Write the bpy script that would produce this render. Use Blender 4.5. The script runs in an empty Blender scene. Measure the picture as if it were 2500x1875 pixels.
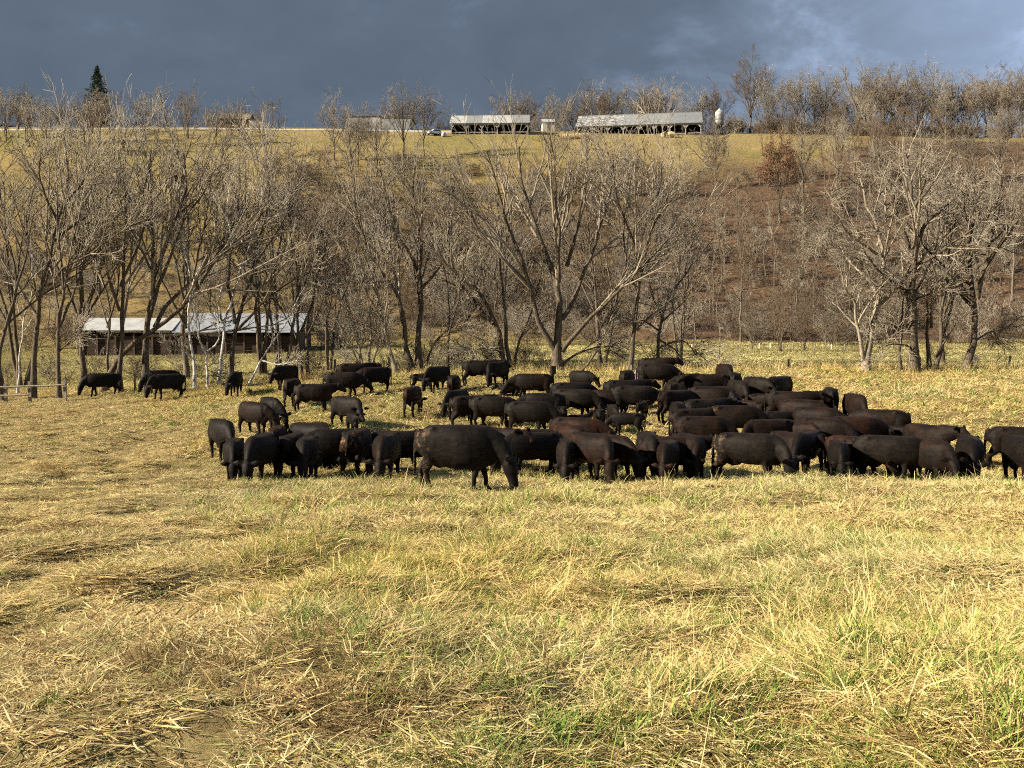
import bpy, bmesh, math, random
import numpy as np
from mathutils import Vector, Matrix

S = bpy.context.scene
COL = S.collection
R = math.radians

# ---------------------------------------------------------------- camera
EYE = 1.7
F = 2400.0                                    # focal length in photograph pixels (2500 wide)
PITCH = math.atan(112.5 / F)
cam_d = bpy.data.cameras.new('camera')
cam_d.sensor_fit = 'HORIZONTAL'
cam_d.sensor_width = 36.0
cam_d.lens = 36.0 * F / 2500.0
cam_d.clip_start = 0.1
cam_d.clip_end = 6000.0
cam = bpy.data.objects.new('camera', cam_d)
cam.location = (0, 0, EYE)
cam.rotation_euler = (math.pi / 2 - PITCH, 0, 0)
COL.objects.link(cam)
S.camera = cam

# ---------------------------------------------------------------- light
SUN_EL, SUN_AZ = R(27), R(15)                 # light travels to +X, turned a little away from the camera
ldir = Vector((math.cos(SUN_EL) * math.cos(SUN_AZ), math.cos(SUN_EL) * math.sin(SUN_AZ), -math.sin(SUN_EL)))
sun_d = bpy.data.lights.new('sun', 'SUN')
sun_d.energy = 5.0
sun_d.angle = R(0.53)
sun_d.color = (1.0, 0.885, 0.71)
sun = bpy.data.objects.new('sun', sun_d)
sun.rotation_euler = ldir.to_track_quat('-Z', 'Y').to_euler()
sun.location = (-40, -20, 60)
COL.objects.link(sun)

W = bpy.data.worlds.new('World')
S.world = W
W.use_nodes = True
nt = W.node_tree
nt.nodes.clear()


def nd(tree, typ, **kw):
    n = tree.nodes.new(typ)
    for k, v in kw.items():
        if k == 'inp':
            for a, b in v.items():
                n.inputs[a].default_value = b
        else:
            setattr(n, k, v)
    return n


def ramp(tree, stops, interp='LINEAR'):
    n = tree.nodes.new('ShaderNodeValToRGB')
    cr = n.color_ramp
    cr.interpolation = interp
    while len(cr.elements) < len(stops):
        cr.elements.new(0.5)
    for e, (p, c) in zip(cr.elements, stops):
        e.position = p
        e.color = (c[0], c[1], c[2], 1.0) if len(c) == 3 else c
    return n


out = nd(nt, 'ShaderNodeOutputWorld')
sky = nd(nt, 'ShaderNodeTexSky')
sky.sky_type = 'NISHITA'
sky.sun_disc = False
sky.sun_elevation = SUN_EL
sky.sun_rotation = math.atan2(-ldir.x, -ldir.y)
bg_sky = nd(nt, 'ShaderNodeBackground', inp={'Strength': 0.05})
nt.links.new(sky.outputs[0], bg_sky.inputs['Color'])
# storm cloud deck: one soft cloud field over the whole sky
tc = nd(nt, 'ShaderNodeTexCoord')
mp = nd(nt, 'ShaderNodeMapping')
mp.inputs['Rotation'].default_value = (0.0, R(34), 0.0)
mp.inputs['Scale'].default_value = (1.0, 1.0, 1.7)
nt.links.new(tc.outputs['Generated'], mp.inputs['Vector'])
n1 = nd(nt, 'ShaderNodeTexNoise', inp={'Scale': 1.25, 'Detail': 3.0, 'Roughness': 0.5, 'Distortion': 0.2})
n2 = nd(nt, 'ShaderNodeTexNoise', inp={'Scale': 6.5, 'Detail': 8.0, 'Roughness': 0.62, 'Distortion': 0.25})
nt.links.new(mp.outputs[0], n1.inputs['Vector'])
nt.links.new(mp.outputs[0], n2.inputs['Vector'])
sep = nd(nt, 'ShaderNodeSeparateXYZ')
nt.links.new(tc.outputs['Generated'], sep.inputs[0])
# the deck thins out towards +X (the storm moves off to the other side)
thin = nd(nt, 'ShaderNodeMapRange', inp={'From Min': 0.06, 'From Max': 0.52, 'To Min': 0.0, 'To Max': 1.0})
thin.interpolation_type = 'SMOOTHSTEP'
nt.links.new(sep.outputs['X'], thin.inputs['Value'])
zlift = nd(nt, 'ShaderNodeMapRange', inp={'From Min': 0.16, 'From Max': 0.5, 'To Min': 0.0, 'To Max': 0.35})
nt.links.new(sep.outputs['Z'], zlift.inputs['Value'])
m1 = nd(nt, 'ShaderNodeMath', operation='MULTIPLY_ADD', inp={1: 0.55, 2: -0.26})
nt.links.new(n1.outputs['Fac'], m1.inputs[0])
m2 = nd(nt, 'ShaderNodeMath', operation='MULTIPLY_ADD', inp={1: 0.62, 2: -0.29})
nt.links.new(n2.outputs['Fac'], m2.inputs[0])
a1 = nd(nt, 'ShaderNodeMath', operation='ADD')
nt.links.new(m1.outputs[0], a1.inputs[0]); nt.links.new(m2.outputs[0], a1.inputs[1])
a2 = nd(nt, 'ShaderNodeMath', operation='MULTIPLY_ADD', inp={1: 0.72})
nt.links.new(thin.outputs[0], a2.inputs[0]); nt.links.new(a1.outputs[0], a2.inputs[2])
wsp = nd(nt, 'ShaderNodeMapRange', inp={'From Min': 0.48, 'From Max': 0.74, 'To Min': 0.0, 'To Max': 0.32}); wsp.interpolation_type = 'SMOOTHSTEP'
nt.links.new(n2.outputs['Fac'], wsp.inputs['Value'])
tw_ = nd(nt, 'ShaderNodeMapRange', inp={'From Min': -0.1, 'From Max': 0.25, 'To Min': 0.12, 'To Max': 1.0}); nt.links.new(sep.outputs['X'], tw_.inputs['Value'])
wm = nd(nt, 'ShaderNodeMath', operation='MULTIPLY'); nt.links.new(wsp.outputs[0], wm.inputs[0]); nt.links.new(tw_.outputs[0], wm.inputs[1])
wa = nd(nt, 'ShaderNodeMath', operation='ADD'); nt.links.new(a2.outputs[0], wa.inputs[0]); nt.links.new(wm.outputs[0], wa.inputs[1])
a2 = wa
a3 = nd(nt, 'ShaderNodeMath', operation='ADD')
nt.links.new(a2.outputs[0], a3.inputs[0]); nt.links.new(zlift.outputs[0], a3.inputs[1])
crp = ramp(nt, [(0.0, (0.029, 0.039, 0.053)), (0.3, (0.043, 0.056, 0.076)), (0.6, (0.083, 0.106, 0.146)), (1.0, (0.155, 0.20, 0.285))])
nt.links.new(a3.outputs[0], crp.inputs[0])
bg_cl = nd(nt, 'ShaderNodeBackground', inp={'Strength': 1.0})
nt.links.new(crp.outputs[0], bg_cl.inputs['Color'])
mixw = nd(nt, 'ShaderNodeMixShader', inp={0: 0.93})
nt.links.new(bg_sky.outputs[0], mixw.inputs[1])
nt.links.new(bg_cl.outputs[0], mixw.inputs[2])
nt.links.new(mixw.outputs[0], out.inputs['Surface'])

S.render.engine = 'CYCLES'
S.view_settings.view_transform = 'Standard'
S.view_settings.look = 'None'
S.view_settings.gamma = 1.0
S.view_settings.use_curve_mapping = False
S.view_settings.exposure = 1.45
S.cycles.max_bounces = 2
S.cycles.diffuse_bounces = 1
S.cycles.glossy_bounces = 1
S.cycles.transmission_bounces = 1
S.cycles.use_denoising = False
S.cycles.use_adaptive_sampling = True
S.cycles.adaptive_threshold = 0.05
S.cycles.adaptive_min_samples = 24
S.cycles.filter_width = 1.15
S.cycles.caustics_reflective = False
S.cycles.caustics_refractive = False

# ---------------------------------------------------------------- helpers
rng = np.random.default_rng(7)
random.seed(7)
CP, SP_ = math.cos(PITCH), math.sin(PITCH)


def ray(px, py):
    """direction through a photograph pixel, scaled so that its Y component is 1"""
    a, b = (px - 1250.0) / F, (937.5 - py) / F
    dy = CP + b * SP_
    return a / dy, 1.0, (b * CP - SP_) / dy


def at(px, py, Y):
    d = ray(px, py)
    return Vector((d[0] * Y, Y, EYE + d[2] * Y))


def row_z(row, Y):
    return EYE + ray(1250, row)[2] * Y


_lat = np.random.default_rng(11).random((8, 256, 256))


def vnoise(x, y, scale, seed=0):
    t = _lat[seed % 8]
    x = np.asarray(x) / scale + 37.3 * seed
    y = np.asarray(y) / scale + 11.7 * seed
    xi, yi = np.floor(x).astype(int), np.floor(y).astype(int)
    fx, fy = x - xi, y - yi
    fx, fy = fx * fx * (3 - 2 * fx), fy * fy * (3 - 2 * fy)
    a = t[xi % 256, yi % 256]; b = t[(xi + 1) % 256, yi % 256]
    c = t[xi % 256, (yi + 1) % 256]; d = t[(xi + 1) % 256, (yi + 1) % 256]
    return (a * (1 - fx) + b * fx) * (1 - fy) + (c * (1 - fx) + d * fx) * fy


def fbm(x, y, scale, seed=0, octv=3):
    s, amp, tot = 0, 1.0, 0
    for k in range(octv):
        s = s + amp * vnoise(x, y, scale / 2 ** k, seed + k); tot += amp; amp *= 0.5
    return s / tot


def mesh_np(name, verts, quads=None, tris=None, smooth=False):
    """mesh from numpy arrays (fast path)"""
    me = bpy.data.meshes.new(name)
    verts = np.asarray(verts, dtype=np.float32).reshape(-1, 3)
    parts, starts, n = [], [], 0
    if quads is not None and len(quads):
        q = np.asarray(quads, dtype=np.int32).reshape(-1, 4)
        parts.append(q.ravel()); starts.append(np.arange(len(q)) * 4); n += q.size
    if tris is not None and len(tris):
        t = np.asarray(tris, dtype=np.int32).reshape(-1, 3)
        parts.append(t.ravel()); starts.append(n + np.arange(len(t)) * 3); n += t.size
    loops = np.concatenate(parts); st = np.concatenate(starts).astype(np.int32)
    me.vertices.add(len(verts)); me.vertices.foreach_set('co', verts.ravel())
    me.loops.add(len(loops)); me.loops.foreach_set('vertex_index', loops)
    me.polygons.add(len(st)); me.polygons.foreach_set('loop_start', st)
    me.polygons.foreach_set('use_smooth', np.full(len(st), bool(smooth)))
    me.update(calc_edges=True)
    return me


def link(name, me, m=None, parent=None, loc=None):
    o = bpy.data.objects.new(name, me)
    if m is not None and me is not None and not me.materials:
        me.materials.append(m)
    COL.objects.link(o)
    if parent is not None:
        o.parent = parent
    if loc is not None:
        o.location = loc
    return o


def tag(o, label=None, cat=None, group=None, kind=None):
    if label: o['label'] = label
    if cat: o['category'] = cat
    if group: o['group'] = group
    if kind: o['kind'] = kind
    return o


def empty(name, loc, rz=0.0):
    o = bpy.data.objects.new(name, None)
    o.empty_display_size = 0.3
    o.location = loc
    o.rotation_euler = (0, 0, rz)
    COL.objects.link(o)
    return o


def mat(name):
    m = bpy.data.materials.new(name)
    m.use_nodes = True
    t = m.node_tree
    t.nodes.clear()
    o = nd(t, 'ShaderNodeOutputMaterial')
    b = nd(t, 'ShaderNodeBsdfPrincipled')
    t.links.new(b.outputs[0], o.inputs['Surface'])
    return m, t, b, o


def noisy(name, c1, c2, scale=3.0, rough=0.85, bump=0.2, detail=4.0, stretch=(1, 1, 1), spec=0.25, metal=0.0, lo=0.35, hi=0.65, coord='Object', bdist=0.03):
    """two-tone procedural material with fine relief"""
    m, t, b, o = mat(name)
    tcn = nd(t, 'ShaderNodeTexCoord')
    mpn = nd(t, 'ShaderNodeMapping'); mpn.inputs['Scale'].default_value = stretch
    t.links.new(tcn.outputs[coord], mpn.inputs[0])
    n = nd(t, 'ShaderNodeTexNoise', inp={'Scale': scale, 'Detail': detail, 'Roughness': 0.62})
    t.links.new(mpn.outputs[0], n.inputs['Vector'])
    r = ramp(t, [(lo, c1), (hi, c2)])
    t.links.new(n.outputs['Fac'], r.inputs[0])
    t.links.new(r.outputs[0], b.inputs['Base Color'])
    b.inputs['Roughness'].default_value = rough
    b.inputs['Specular IOR Level'].default_value = spec
    b.inputs['Metallic'].default_value = metal
    if bump:
        bp = nd(t, 'ShaderNodeBump', inp={'Strength': bump, 'Distance': bdist})
        t.links.new(n.outputs['Fac'], bp.inputs['Height'])
        t.links.new(bp.outputs[0], b.inputs['Normal'])
    return m


def box_mesh(name, boxes):
    """boxes: (x0,x1,y0,y1,z0,z1)"""
    v, q = [], []
    for (x0, x1, y0, y1, z0, z1) in boxes:
        k = len(v)
        v += [(x0, y0, z0), (x1, y0, z0), (x1, y1, z0), (x0, y1, z0), (x0, y0, z1), (x1, y0, z1), (x1, y1, z1), (x0, y1, z1)]
        q += [(k, k + 3, k + 2, k + 1), (k + 4, k + 5, k + 6, k + 7), (k, k + 1, k + 5, k + 4), (k + 1, k + 2, k + 6, k + 5), (k + 2, k + 3, k + 7, k + 6), (k + 3, k, k + 4, k + 7)]
    return mesh_np(name, v, quads=q)


def tubes(pts, rad, sides):
    """pts (B,N,3), rad (B,N) -> verts, quads of B tapered tubes (open ends)"""
    pts = np.asarray(pts, float); rad = np.asarray(rad, float)
    B, N, _ = pts.shape
    tan = np.gradient(pts, axis=1)
    tan /= np.linalg.norm(tan, axis=2, keepdims=True) + 1e-9
    md = tan.mean(axis=1)
    ref = np.where(np.abs(md[:, 2:3]) > 0.75, np.array([[1.0, 0.0, 0.0]]), np.array([[0.0, 0.0, 1.0]]))
    u = np.cross(tan, ref[:, None, :]); u /= np.linalg.norm(u, axis=2, keepdims=True) + 1e-9
    v = np.cross(tan, u)
    ang = np.arange(sides) * 2 * np.pi / sides
    ring = (u[:, :, None, :] * np.cos(ang)[None, None, :, None] + v[:, :, None, :] * np.sin(ang)[None, None, :, None]) * rad[:, :, None, None]
    V = (pts[:, :, None, :] + ring).reshape(-1, 3)
    b = np.arange(B)[:, None, None] * (N * sides)
    n = np.arange(N - 1)[None, :, None] * sides
    s = np.arange(sides)[None, None, :]
    s2 = (s + 1) % sides
    q = np.stack([b + n + s, b + n + s2, b + n + sides + s2, b + n + sides + s], axis=-1).reshape(-1, 4)
    return V, q


def join_np(chunks):
    V, Q, k = [], [], 0
    for v, q in chunks:
        V.append(v); Q.append(q + k); k += len(v)
    return np.concatenate(V), np.concatenate(Q)


def scatter(name, pts, rot, scl, idx, tint, protos):
    """one object of uncountable growth: every point carries one of the clump meshes"""
    c = bpy.data.collections.new(name + '_kinds')
    for k, me in enumerate(protos):
        ob = bpy.data.objects.new('%s_kind_%02d' % (name, k), me)
        c.objects.link(ob)
    me = bpy.data.meshes.new(name)
    me.vertices.add(len(pts)); me.vertices.foreach_set('co', np.asarray(pts, np.float32).ravel())
    for nm, ty, dat in (('rot', 'FLOAT_VECTOR', rot), ('scl', 'FLOAT_VECTOR', scl), ('idx', 'INT', idx), ('tint', 'FLOAT_VECTOR', tint)):
        at_ = me.attributes.new(nm, ty, 'POINT')
        at_.data.foreach_set('vector' if ty == 'FLOAT_VECTOR' else 'value', np.asarray(dat, np.int32 if ty == 'INT' else np.float32).ravel())
    ob = link(name, me)
    g = bpy.data.node_groups.new(name, 'GeometryNodeTree')
    g.interface.new_socket('Geometry', in_out='INPUT', socket_type='NodeSocketGeometry')
    g.interface.new_socket('Geometry', in_out='OUTPUT', socket_type='NodeSocketGeometry')
    gi, go = g.nodes.new('NodeGroupInput'), g.nodes.new('NodeGroupOutput')
    ci = g.nodes.new('GeometryNodeCollectionInfo')
    ci.inputs['Collection'].default_value = c
    ci.inputs['Separate Children'].default_value = True
    ci.inputs['Reset Children'].default_value = True
    ip = g.nodes.new('GeometryNodeInstanceOnPoints')
    ip.inputs['Pick Instance'].default_value = True

    def named(nm, ty):
        n = g.nodes.new('GeometryNodeInputNamedAttribute'); n.data_type = ty
        n.inputs['Name'].default_value = nm
        return n.outputs['Attribute']
    g.links.new(gi.outputs[0], ip.inputs['Points'])
    g.links.new(ci.outputs[0], ip.inputs['Instance'])
    g.links.new(named('idx', 'INT'), ip.inputs['Instance Index'])
    e2r = g.nodes.new('FunctionNodeEulerToRotation')
    g.links.new(named('rot', 'FLOAT_VECTOR'), e2r.inputs[0])
    g.links.new(e2r.outputs[0], ip.inputs['Rotation'])
    g.links.new(named('scl', 'FLOAT_VECTOR'), ip.inputs['Scale'])
    g.links.new(ip.outputs[0], go.inputs[0])
    md = ob.modifiers.new('scatter', 'NODES'); md.node_group = g
    return ob


# ---------------------------------------------------------------- terrain
_cols = np.array([0, 300, 600, 950, 1250, 1875, 2500], float)
_knots = [(-200, None, 0.0), (0, None, 0.0), (4, None, 0.0), (8, None, -0.42), (14, None, -0.95), (21, None, -1.56), (27, None, -2.2),
          (33, [1103, 1103, 1100, 1096, 1094, 1090, 1085], None),
          (40, [1041, 1040, 1038, 1034, 1030, 1012, 999], None),
          (48, [1000, 997, 985, 966, 960, 950, 944], None),
          (57, [972, 956, 936, 908, 907, 905, 906], None),
          (64, [952, 940, 922, 899, 896, 897, 898], None),
          (80, [915, 910, 900, 880, 876, 877, 880], None),
          (100, [885, 882, 878, 863, 859, 859, 861], None),
          (115, [868, 868, 865, 852, 848, 847, 847], None),
          (130, [830, 835, 842, 837, 835, 828, 822], None),
          (150, [745, 752, 765, 767, 765, 745, 730], None),
          (175, [630, 632, 645, 660, 660, 640, 620], None),
          (200, [530, 530, 538, 552, 552, 540, 525], None),
          (220, [455, 458, 464, 474, 476, 474, 460], None),
          (250, [374, 374, 380, 388, 390, 394, 384], None),
          (285, [319, 318, 318, 322, 327, 333, 346], None),
          (305, [312, 311, 311, 316, 321, 326, 338], None)]
_dz = []
_dep = []
for d_, rows_, z_ in _knots:
    _dep.append(d_)
    _dz.append([z_] * 7 if rows_ is None else [row_z(r_, d_) for r_ in rows_])
for d_, off in ((330, 0.6), (380, 0.0), (600, -8.0), (1500, -40.0), (5000, -150.0)):
    _dep.append(d_); _dz.append([v + off for v in _dz[22]])
_dep = np.array(_dep, float); _dz = np.array(_dz)
_fc = np.linspace(-900, 3400, 173)
_fd = np.concatenate([np.arange(-200, 0, 10), np.arange(0, 340, 0.5), np.arange(340, 5001, 20)])
_zt = np.zeros((len(_fd), len(_fc)))
# monotone-ish cubic through the depth knots
_m = np.zeros_like(_dz)
_sl = np.diff(_dz, axis=0) / np.diff(_dep)[:, None]
_h = np.diff(_dep)[:, None]
_m[1:-1] = (_sl[:-1] * _h[1:] + _sl[1:] * _h[:-1]) / (_h[1:] + _h[:-1])
_m[0], _m[-1] = _sl[0], _sl[-1]
_i = np.clip(np.searchsorted(_dep, _fd, side='right') - 1, 0, len(_dep) - 2)
_t = ((_fd - _dep[_i]) / (_dep[_i + 1] - _dep[_i]))[:, None]
_hh = (_dep[_i + 1] - _dep[_i])[:, None]
_zk = ((1 + 2 * _t) * (1 - _t) ** 2) * _dz[_i] + _t * (1 - _t) ** 2 * _hh * _m[_i] + _t ** 2 * (3 - 2 * _t) * _dz[_i + 1] + _t ** 2 * (_t - 1) * _hh * _m[_i + 1]
for k in range(len(_fd)):
    _zt[k] = np.interp(_fc, _cols, _zk[k])
_ker = np.exp(-0.5 * (np.arange(-12, 13) / 5.0) ** 2); _ker /= _ker.sum()
_pad = np.pad(_zt, ((0, 0), (12, 12)), mode='edge')
_zt = sum(_pad[:, j:j + len(_fc)] * _ker[j] for j in range(25))


def ground(x, y):
    x = np.asarray(x, float); y = np.asarray(y, float)
    yy = np.maximum(y, 6.0)
    c = np.clip(1250 + F * x / yy, _fc[0], _fc[-1])
    cj = (c - _fc[0]) / (_fc[1] - _fc[0])
    j = np.clip(np.floor(cj).astype(int), 0, len(_fc) - 2); tj = cj - j
    i = np.clip(np.searchsorted(_fd, y, side='right') - 1, 0, len(_fd) - 2)
    ti = np.clip((y - _fd[i]) / (_fd[i + 1] - _fd[i]), 0, 1)
    z = (_zt[i, j] * (1 - tj) + _zt[i, j + 1] * tj) * (1 - ti) + (_zt[i + 1, j] * (1 - tj) + _zt[i + 1, j + 1] * tj) * ti
    near = np.clip((62 - y) / 8, 0, 1)
    z = z + near * ((fbm(x, y, 2.6, 1) - 0.5) * 0.22 + (fbm(x, y, 1.1, 4, 2) - 0.5) * 0.40 * np.clip((48 - y) / 10, 0.4, 1))
    hill = np.clip((y - 118) / 30, 0, 1) * np.clip((300 - y) / 40, 0, 1)
    z = z + hill * ((fbm(x, y, 26, 2) - 0.5) * 3.2 + (fbm(x, y, 6, 5, 2) - 0.5) * 0.8)
    return z


def gz(x, y):
    return float(ground(x, y))


def hit(px, py, lo=4.0, hi=330.0):
    """first ground point seen through a photograph pixel"""
    d = ray(px, py)
    Y = np.concatenate([np.arange(lo, 70, 0.1), np.arange(70, hi, 0.5)])
    h = EYE + d[2] * Y - ground(d[0] * Y, Y)
    k = np.argmax(h < 0)
    if h[k] >= 0:
        return None
    return Vector((d[0] * Y[k], Y[k], gz(d[0] * Y[k], Y[k])))


def axis_pts(*segs):
    a = []
    for lo_, hi_, n_ in segs:
        a.append(np.linspace(lo_, hi_, n_, endpoint=False))
    return np.concatenate(a)


gx = axis_pts((-2500, -400, 14), (-400, -180, 26), (-180, -46, 70), (-46, 46, 300), (46, 180, 70), (180, 400, 26), (400, 2501, 15))
gy = axis_pts((-120, 0, 10), (0, 62, 240), (62, 130, 90), (130, 310, 130), (310, 420, 24), (420, 4000, 20))
GX, GY = np.meshgrid(gx, gy, indexing='xy')
GZ = ground(GX, GY)
nx, ny = len(gx), len(gy)
V = np.stack([GX, GY, GZ], axis=-1).reshape(-1, 3)
ii, jj = np.meshgrid(np.arange(nx - 1), np.arange(ny - 1), indexing='xy')
k0 = (jj * nx + ii).ravel()
Q = np.stack([k0, k0 + 1, k0 + nx + 1, k0 + nx], axis=-1)
me = mesh_np('ground', V, quads=Q, smooth=True)
# what grows where: R = leaf litter, G = green turf, B = dry straw grass
x, y = GX.ravel(), GY.ravel()
colpx = 1250 + F * x / np.maximum(y, 4)
rowpx = 825 - (V[:, 2] - EYE) / np.maximum(y, 4) * F


def sst(a, b, v):
    t_ = np.clip((v - a) / (b - a), 0, 1)
    return t_ * t_ * (3 - 2 * t_)


wob = (fbm(x, y, 18, 3) - 0.5)
litter = sst(1300, 1600, colpx + wob * 500) * sst(114, 130, y + wob * 34) * sst(262, 228, y - 36 * sst(1960, 2160, colpx) + wob * 40)
litter = np.maximum(litter, sst(650, 800, colpx + wob * 300) * sst(128, 150, y) * sst(238, 205, y + wob * 40) * 0.72)
litter = np.maximum(litter, sst(120, 140, y) * sst(225, 185, y + wob * 60) * 0.35)
green = np.clip((fbm(x, y, 9, 6) - 0.5) * 2.2, 0, 1) * sst(66, 80, y) * 0.6
green = np.maximum(green, sst(240, 262, y) * sst(296, 280, y) * sst(330, 40, colpx + wob * 200) * 0.9)
green = np.maximum(green, sst(236, 250, y) * sst(290, 275, y) * sst(0.55, 0.75, fbm(x * 0.5, y * 1.6, 14, 2)) * 0.6)
green = np.maximum(green, sst(62, 75, y) * sst(120, 108, y) * 0.3)
straw = np.clip(sst(60, 40, y) + sst(235, 262, y) * 0.75 + (fbm(x, y, 12, 5) - 0.4), 0, 1)
pale = sst(1340, 1420, colpx) * sst(2150, 1950, colpx) * sst(268, 274, y) * sst(286, 282, y)
straw = np.maximum(straw, pale); green = green * (1 - pale)
ca = me.color_attributes.new('zone', 'FLOAT_COLOR', 'POINT')
ca.data.foreach_set('color', np.stack([litter, green, straw, np.ones_like(x)], axis=-1).astype(np.float32).ravel())

m, t, b, o = mat('ground_cover')
at_ = nd(t, 'ShaderNodeAttribute', attribute_name='zone')
sp = nd(t, 'ShaderNodeSeparateColor'); t.links.new(at_.outputs['Color'], sp.inputs[0])
tcn = nd(t, 'ShaderNodeTexCoord')


def gnoise(scale, detail=4.0, stretch=(1, 1, 1), rough=0.6):
    mpn = nd(t, 'ShaderNodeMapping'); mpn.inputs['Scale'].default_value = stretch
    t.links.new(tcn.outputs['Object'], mpn.inputs[0])
    n = nd(t, 'ShaderNodeTexNoise', inp={'Scale': scale, 'Detail': detail, 'Roughness': rough})
    t.links.new(mpn.outputs[0], n.inputs['Vector'])
    return n


nf = gnoise(2.2, 12.0, (0.75, 1.0, 1.0), 0.74)
nb = gnoise(0.13, 5.0, (0.5, 1, 1))
dry = ramp(t, [(0.28, (0.07, 0.048, 0.02)), (0.45, (0.20, 0.15, 0.062)), (0.6, (0.33, 0.255, 0.11)), (0.75, (0.44, 0.355, 0.17))])  # dark stops so gaps between blades read as shadow; shade put into the colour
t.links.new(nf.outputs['Fac'], dry.inputs[0])
gre = ramp(t, [(0.3, (0.07, 0.066, 0.018)), (0.5, (0.175, 0.155, 0.043)), (0.7, (0.30, 0.24, 0.08))])
t.links.new(nf.outputs['Fac'], gre.inputs[0])
lit = ramp(t, [(0.3, (0.024, 0.017, 0.012)), (0.44, (0.068, 0.042, 0.025)), (0.55, (0.138, 0.088, 0.052)), (0.70, (0.26, 0.178, 0.105))])
t.links.new(nf.outputs['Fac'], lit.inputs[0])
oli = ramp(t, [(0.3, (0.10, 0.072, 0.026)), (0.5, (0.23, 0.168, 0.06)), (0.72, (0.36, 0.27, 0.11))])
t.links.new(nf.outputs['Fac'], oli.inputs[0])


def cmix(fac, a, bb):
    n = nd(t, 'ShaderNodeMix', data_type='RGBA')
    t.links.new(fac, n.inputs[0]); t.links.new(a, n.inputs[6]); t.links.new(bb, n.inputs[7])
    return n.outputs[2]


def breakup(sock, amt):
    """soften a zone edge with patchy noise"""
    a = nd(t, 'ShaderNodeMath', operation='MULTIPLY_ADD', inp={1: amt, 2: -amt / 2})
    t.links.new(nb.outputs['Fac'], a.inputs[0])
    s_ = nd(t, 'ShaderNodeMath', operation='ADD', use_clamp=True)
    t.links.new(sock, s_.inputs[0]); t.links.new(a.outputs[0], s_.inputs[1])
    return s_.outputs[0]


c = cmix(breakup(sp.outputs['Blue'], 0.3), oli.outputs[0], dry.outputs[0])
c = cmix(breakup(sp.outputs['Green'], 0.5), c, gre.outputs[0])
c = cmix(sp.outputs['Red'], c, lit.outputs[0])
t.links.new(c, b.inputs['Base Color'])
b.inputs['Roughness'].default_value = 0.95
b.inputs['Specular IOR Level'].default_value = 0.1
bp = nd(t, 'ShaderNodeBump', inp={'Strength': 0.75, 'Distance': 0.35})
t.links.new(nf.outputs['Fac'], bp.inputs['Height'])
t.links.new(bp.outputs[0], b.inputs['Normal'])
me.materials.append(m)
tag(link('ground', me), 'grassy pasture falling to a valley and rising to a hill', kind='structure')
# ---------------------------------------------------------------- farm buildings
METAL_P = noisy('sheet_metal_pale', (0.17, 0.175, 0.172), (0.25, 0.255, 0.25), 1.2, 0.5, 0.05, spec=0.4)
METAL_G = noisy('sheet_metal_grey', (0.13, 0.137, 0.14), (0.20, 0.21, 0.215), 1.0, 0.55, 0.05, spec=0.4)
METAL_O = noisy('sheet_metal_patchy', (0.10, 0.098, 0.09), (0.33, 0.335, 0.325), 0.9, 0.6, 0.05, lo=0.42, hi=0.56, spec=0.3)
METAL_W = noisy('sheet_metal_white', (0.29, 0.29, 0.278), (0.40, 0.40, 0.385), 1.0, 0.5, 0.04, spec=0.4)
METAL_B = noisy('sheet_metal_bluish', (0.19, 0.20, 0.215), (0.27, 0.282, 0.30), 1.4, 0.5, 0.05, spec=0.4)
WOOD_D = noisy('weathered_boards', (0.035, 0.025, 0.018), (0.12, 0.085, 0.06), 2.0, 0.9, 0.3, stretch=(4, 4, 0.4))
WOOD_G = noisy('grey_timber', (0.14, 0.115, 0.085), (0.30, 0.255, 0.20), 3.0, 0.9, 0.3, stretch=(4, 4, 0.5))
PAINT_W = noisy('white_paint', (0.28, 0.275, 0.26), (0.40, 0.39, 0.37), 2.0, 0.7, 0.05)
CREAM = noisy('cream_siding', (0.48, 0.44, 0.36), (0.60, 0.56, 0.47), 1.5, 0.7, 0.05)
BRICK = noisy('brown_brick', (0.12, 0.06, 0.04), (0.24, 0.13, 0.09), 3.0, 0.9, 0.1)
ROOF_D = noisy('brown_shingle', (0.09, 0.085, 0.06), (0.18, 0.165, 0.12), 3.0, 0.9, 0.1)
GLASS = noisy('window_glass', (0.02, 0.025, 0.03), (0.05, 0.06, 0.07), 1.0, 0.08, 0.0, spec=0.6)
HAY = noisy('straw_bale', (0.36, 0.26, 0.13), (0.60, 0.46, 0.26), 6.0, 0.95, 0.5)
TIRE = noisy('tyre_rubber', (0.015, 0.015, 0.015), (0.03, 0.03, 0.03), 4, 0.8, 0)
CARW = noisy('car_paint_white', (0.62, 0.63, 0.64), (0.72, 0.73, 0.74), 1, 0.3, 0, spec=0.5)
CARS = noisy('car_paint_silver', (0.28, 0.31, 0.35), (0.36, 0.39, 0.43), 1, 0.3, 0, spec=0.5)
WOOD_BR = noisy('brown_boards', (0.022, 0.014, 0.010), (0.07, 0.044, 0.031), 2.2, 0.9, 0.3, stretch=(0.6, 4, 4))
EARTH = noisy('trodden_earth', (0.06, 0.045, 0.03), (0.14, 0.105, 0.07), 0.8, 0.95, 0.2)


def slab(name, c, th, m, parent):
    """a sheet through 4 corners, th thick"""
    c = np.array(c, float)
    n = np.cross(c[1] - c[0], c[3] - c[0]); n /= np.linalg.norm(n)
    v = np.concatenate([c, c + n * th])
    q = [(0, 3, 2, 1), (4, 5, 6, 7), (0, 1, 5, 4), (1, 2, 6, 5), (2, 3, 7, 6), (3, 0, 4, 7)]
    return link(name, mesh_np(name, v, quads=q), m, parent)


def boxp(name, bx, m, parent):
    return link(name, box_mesh(name, bx if isinstance(bx[0], (tuple, list)) else [bx]), m, parent)


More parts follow.
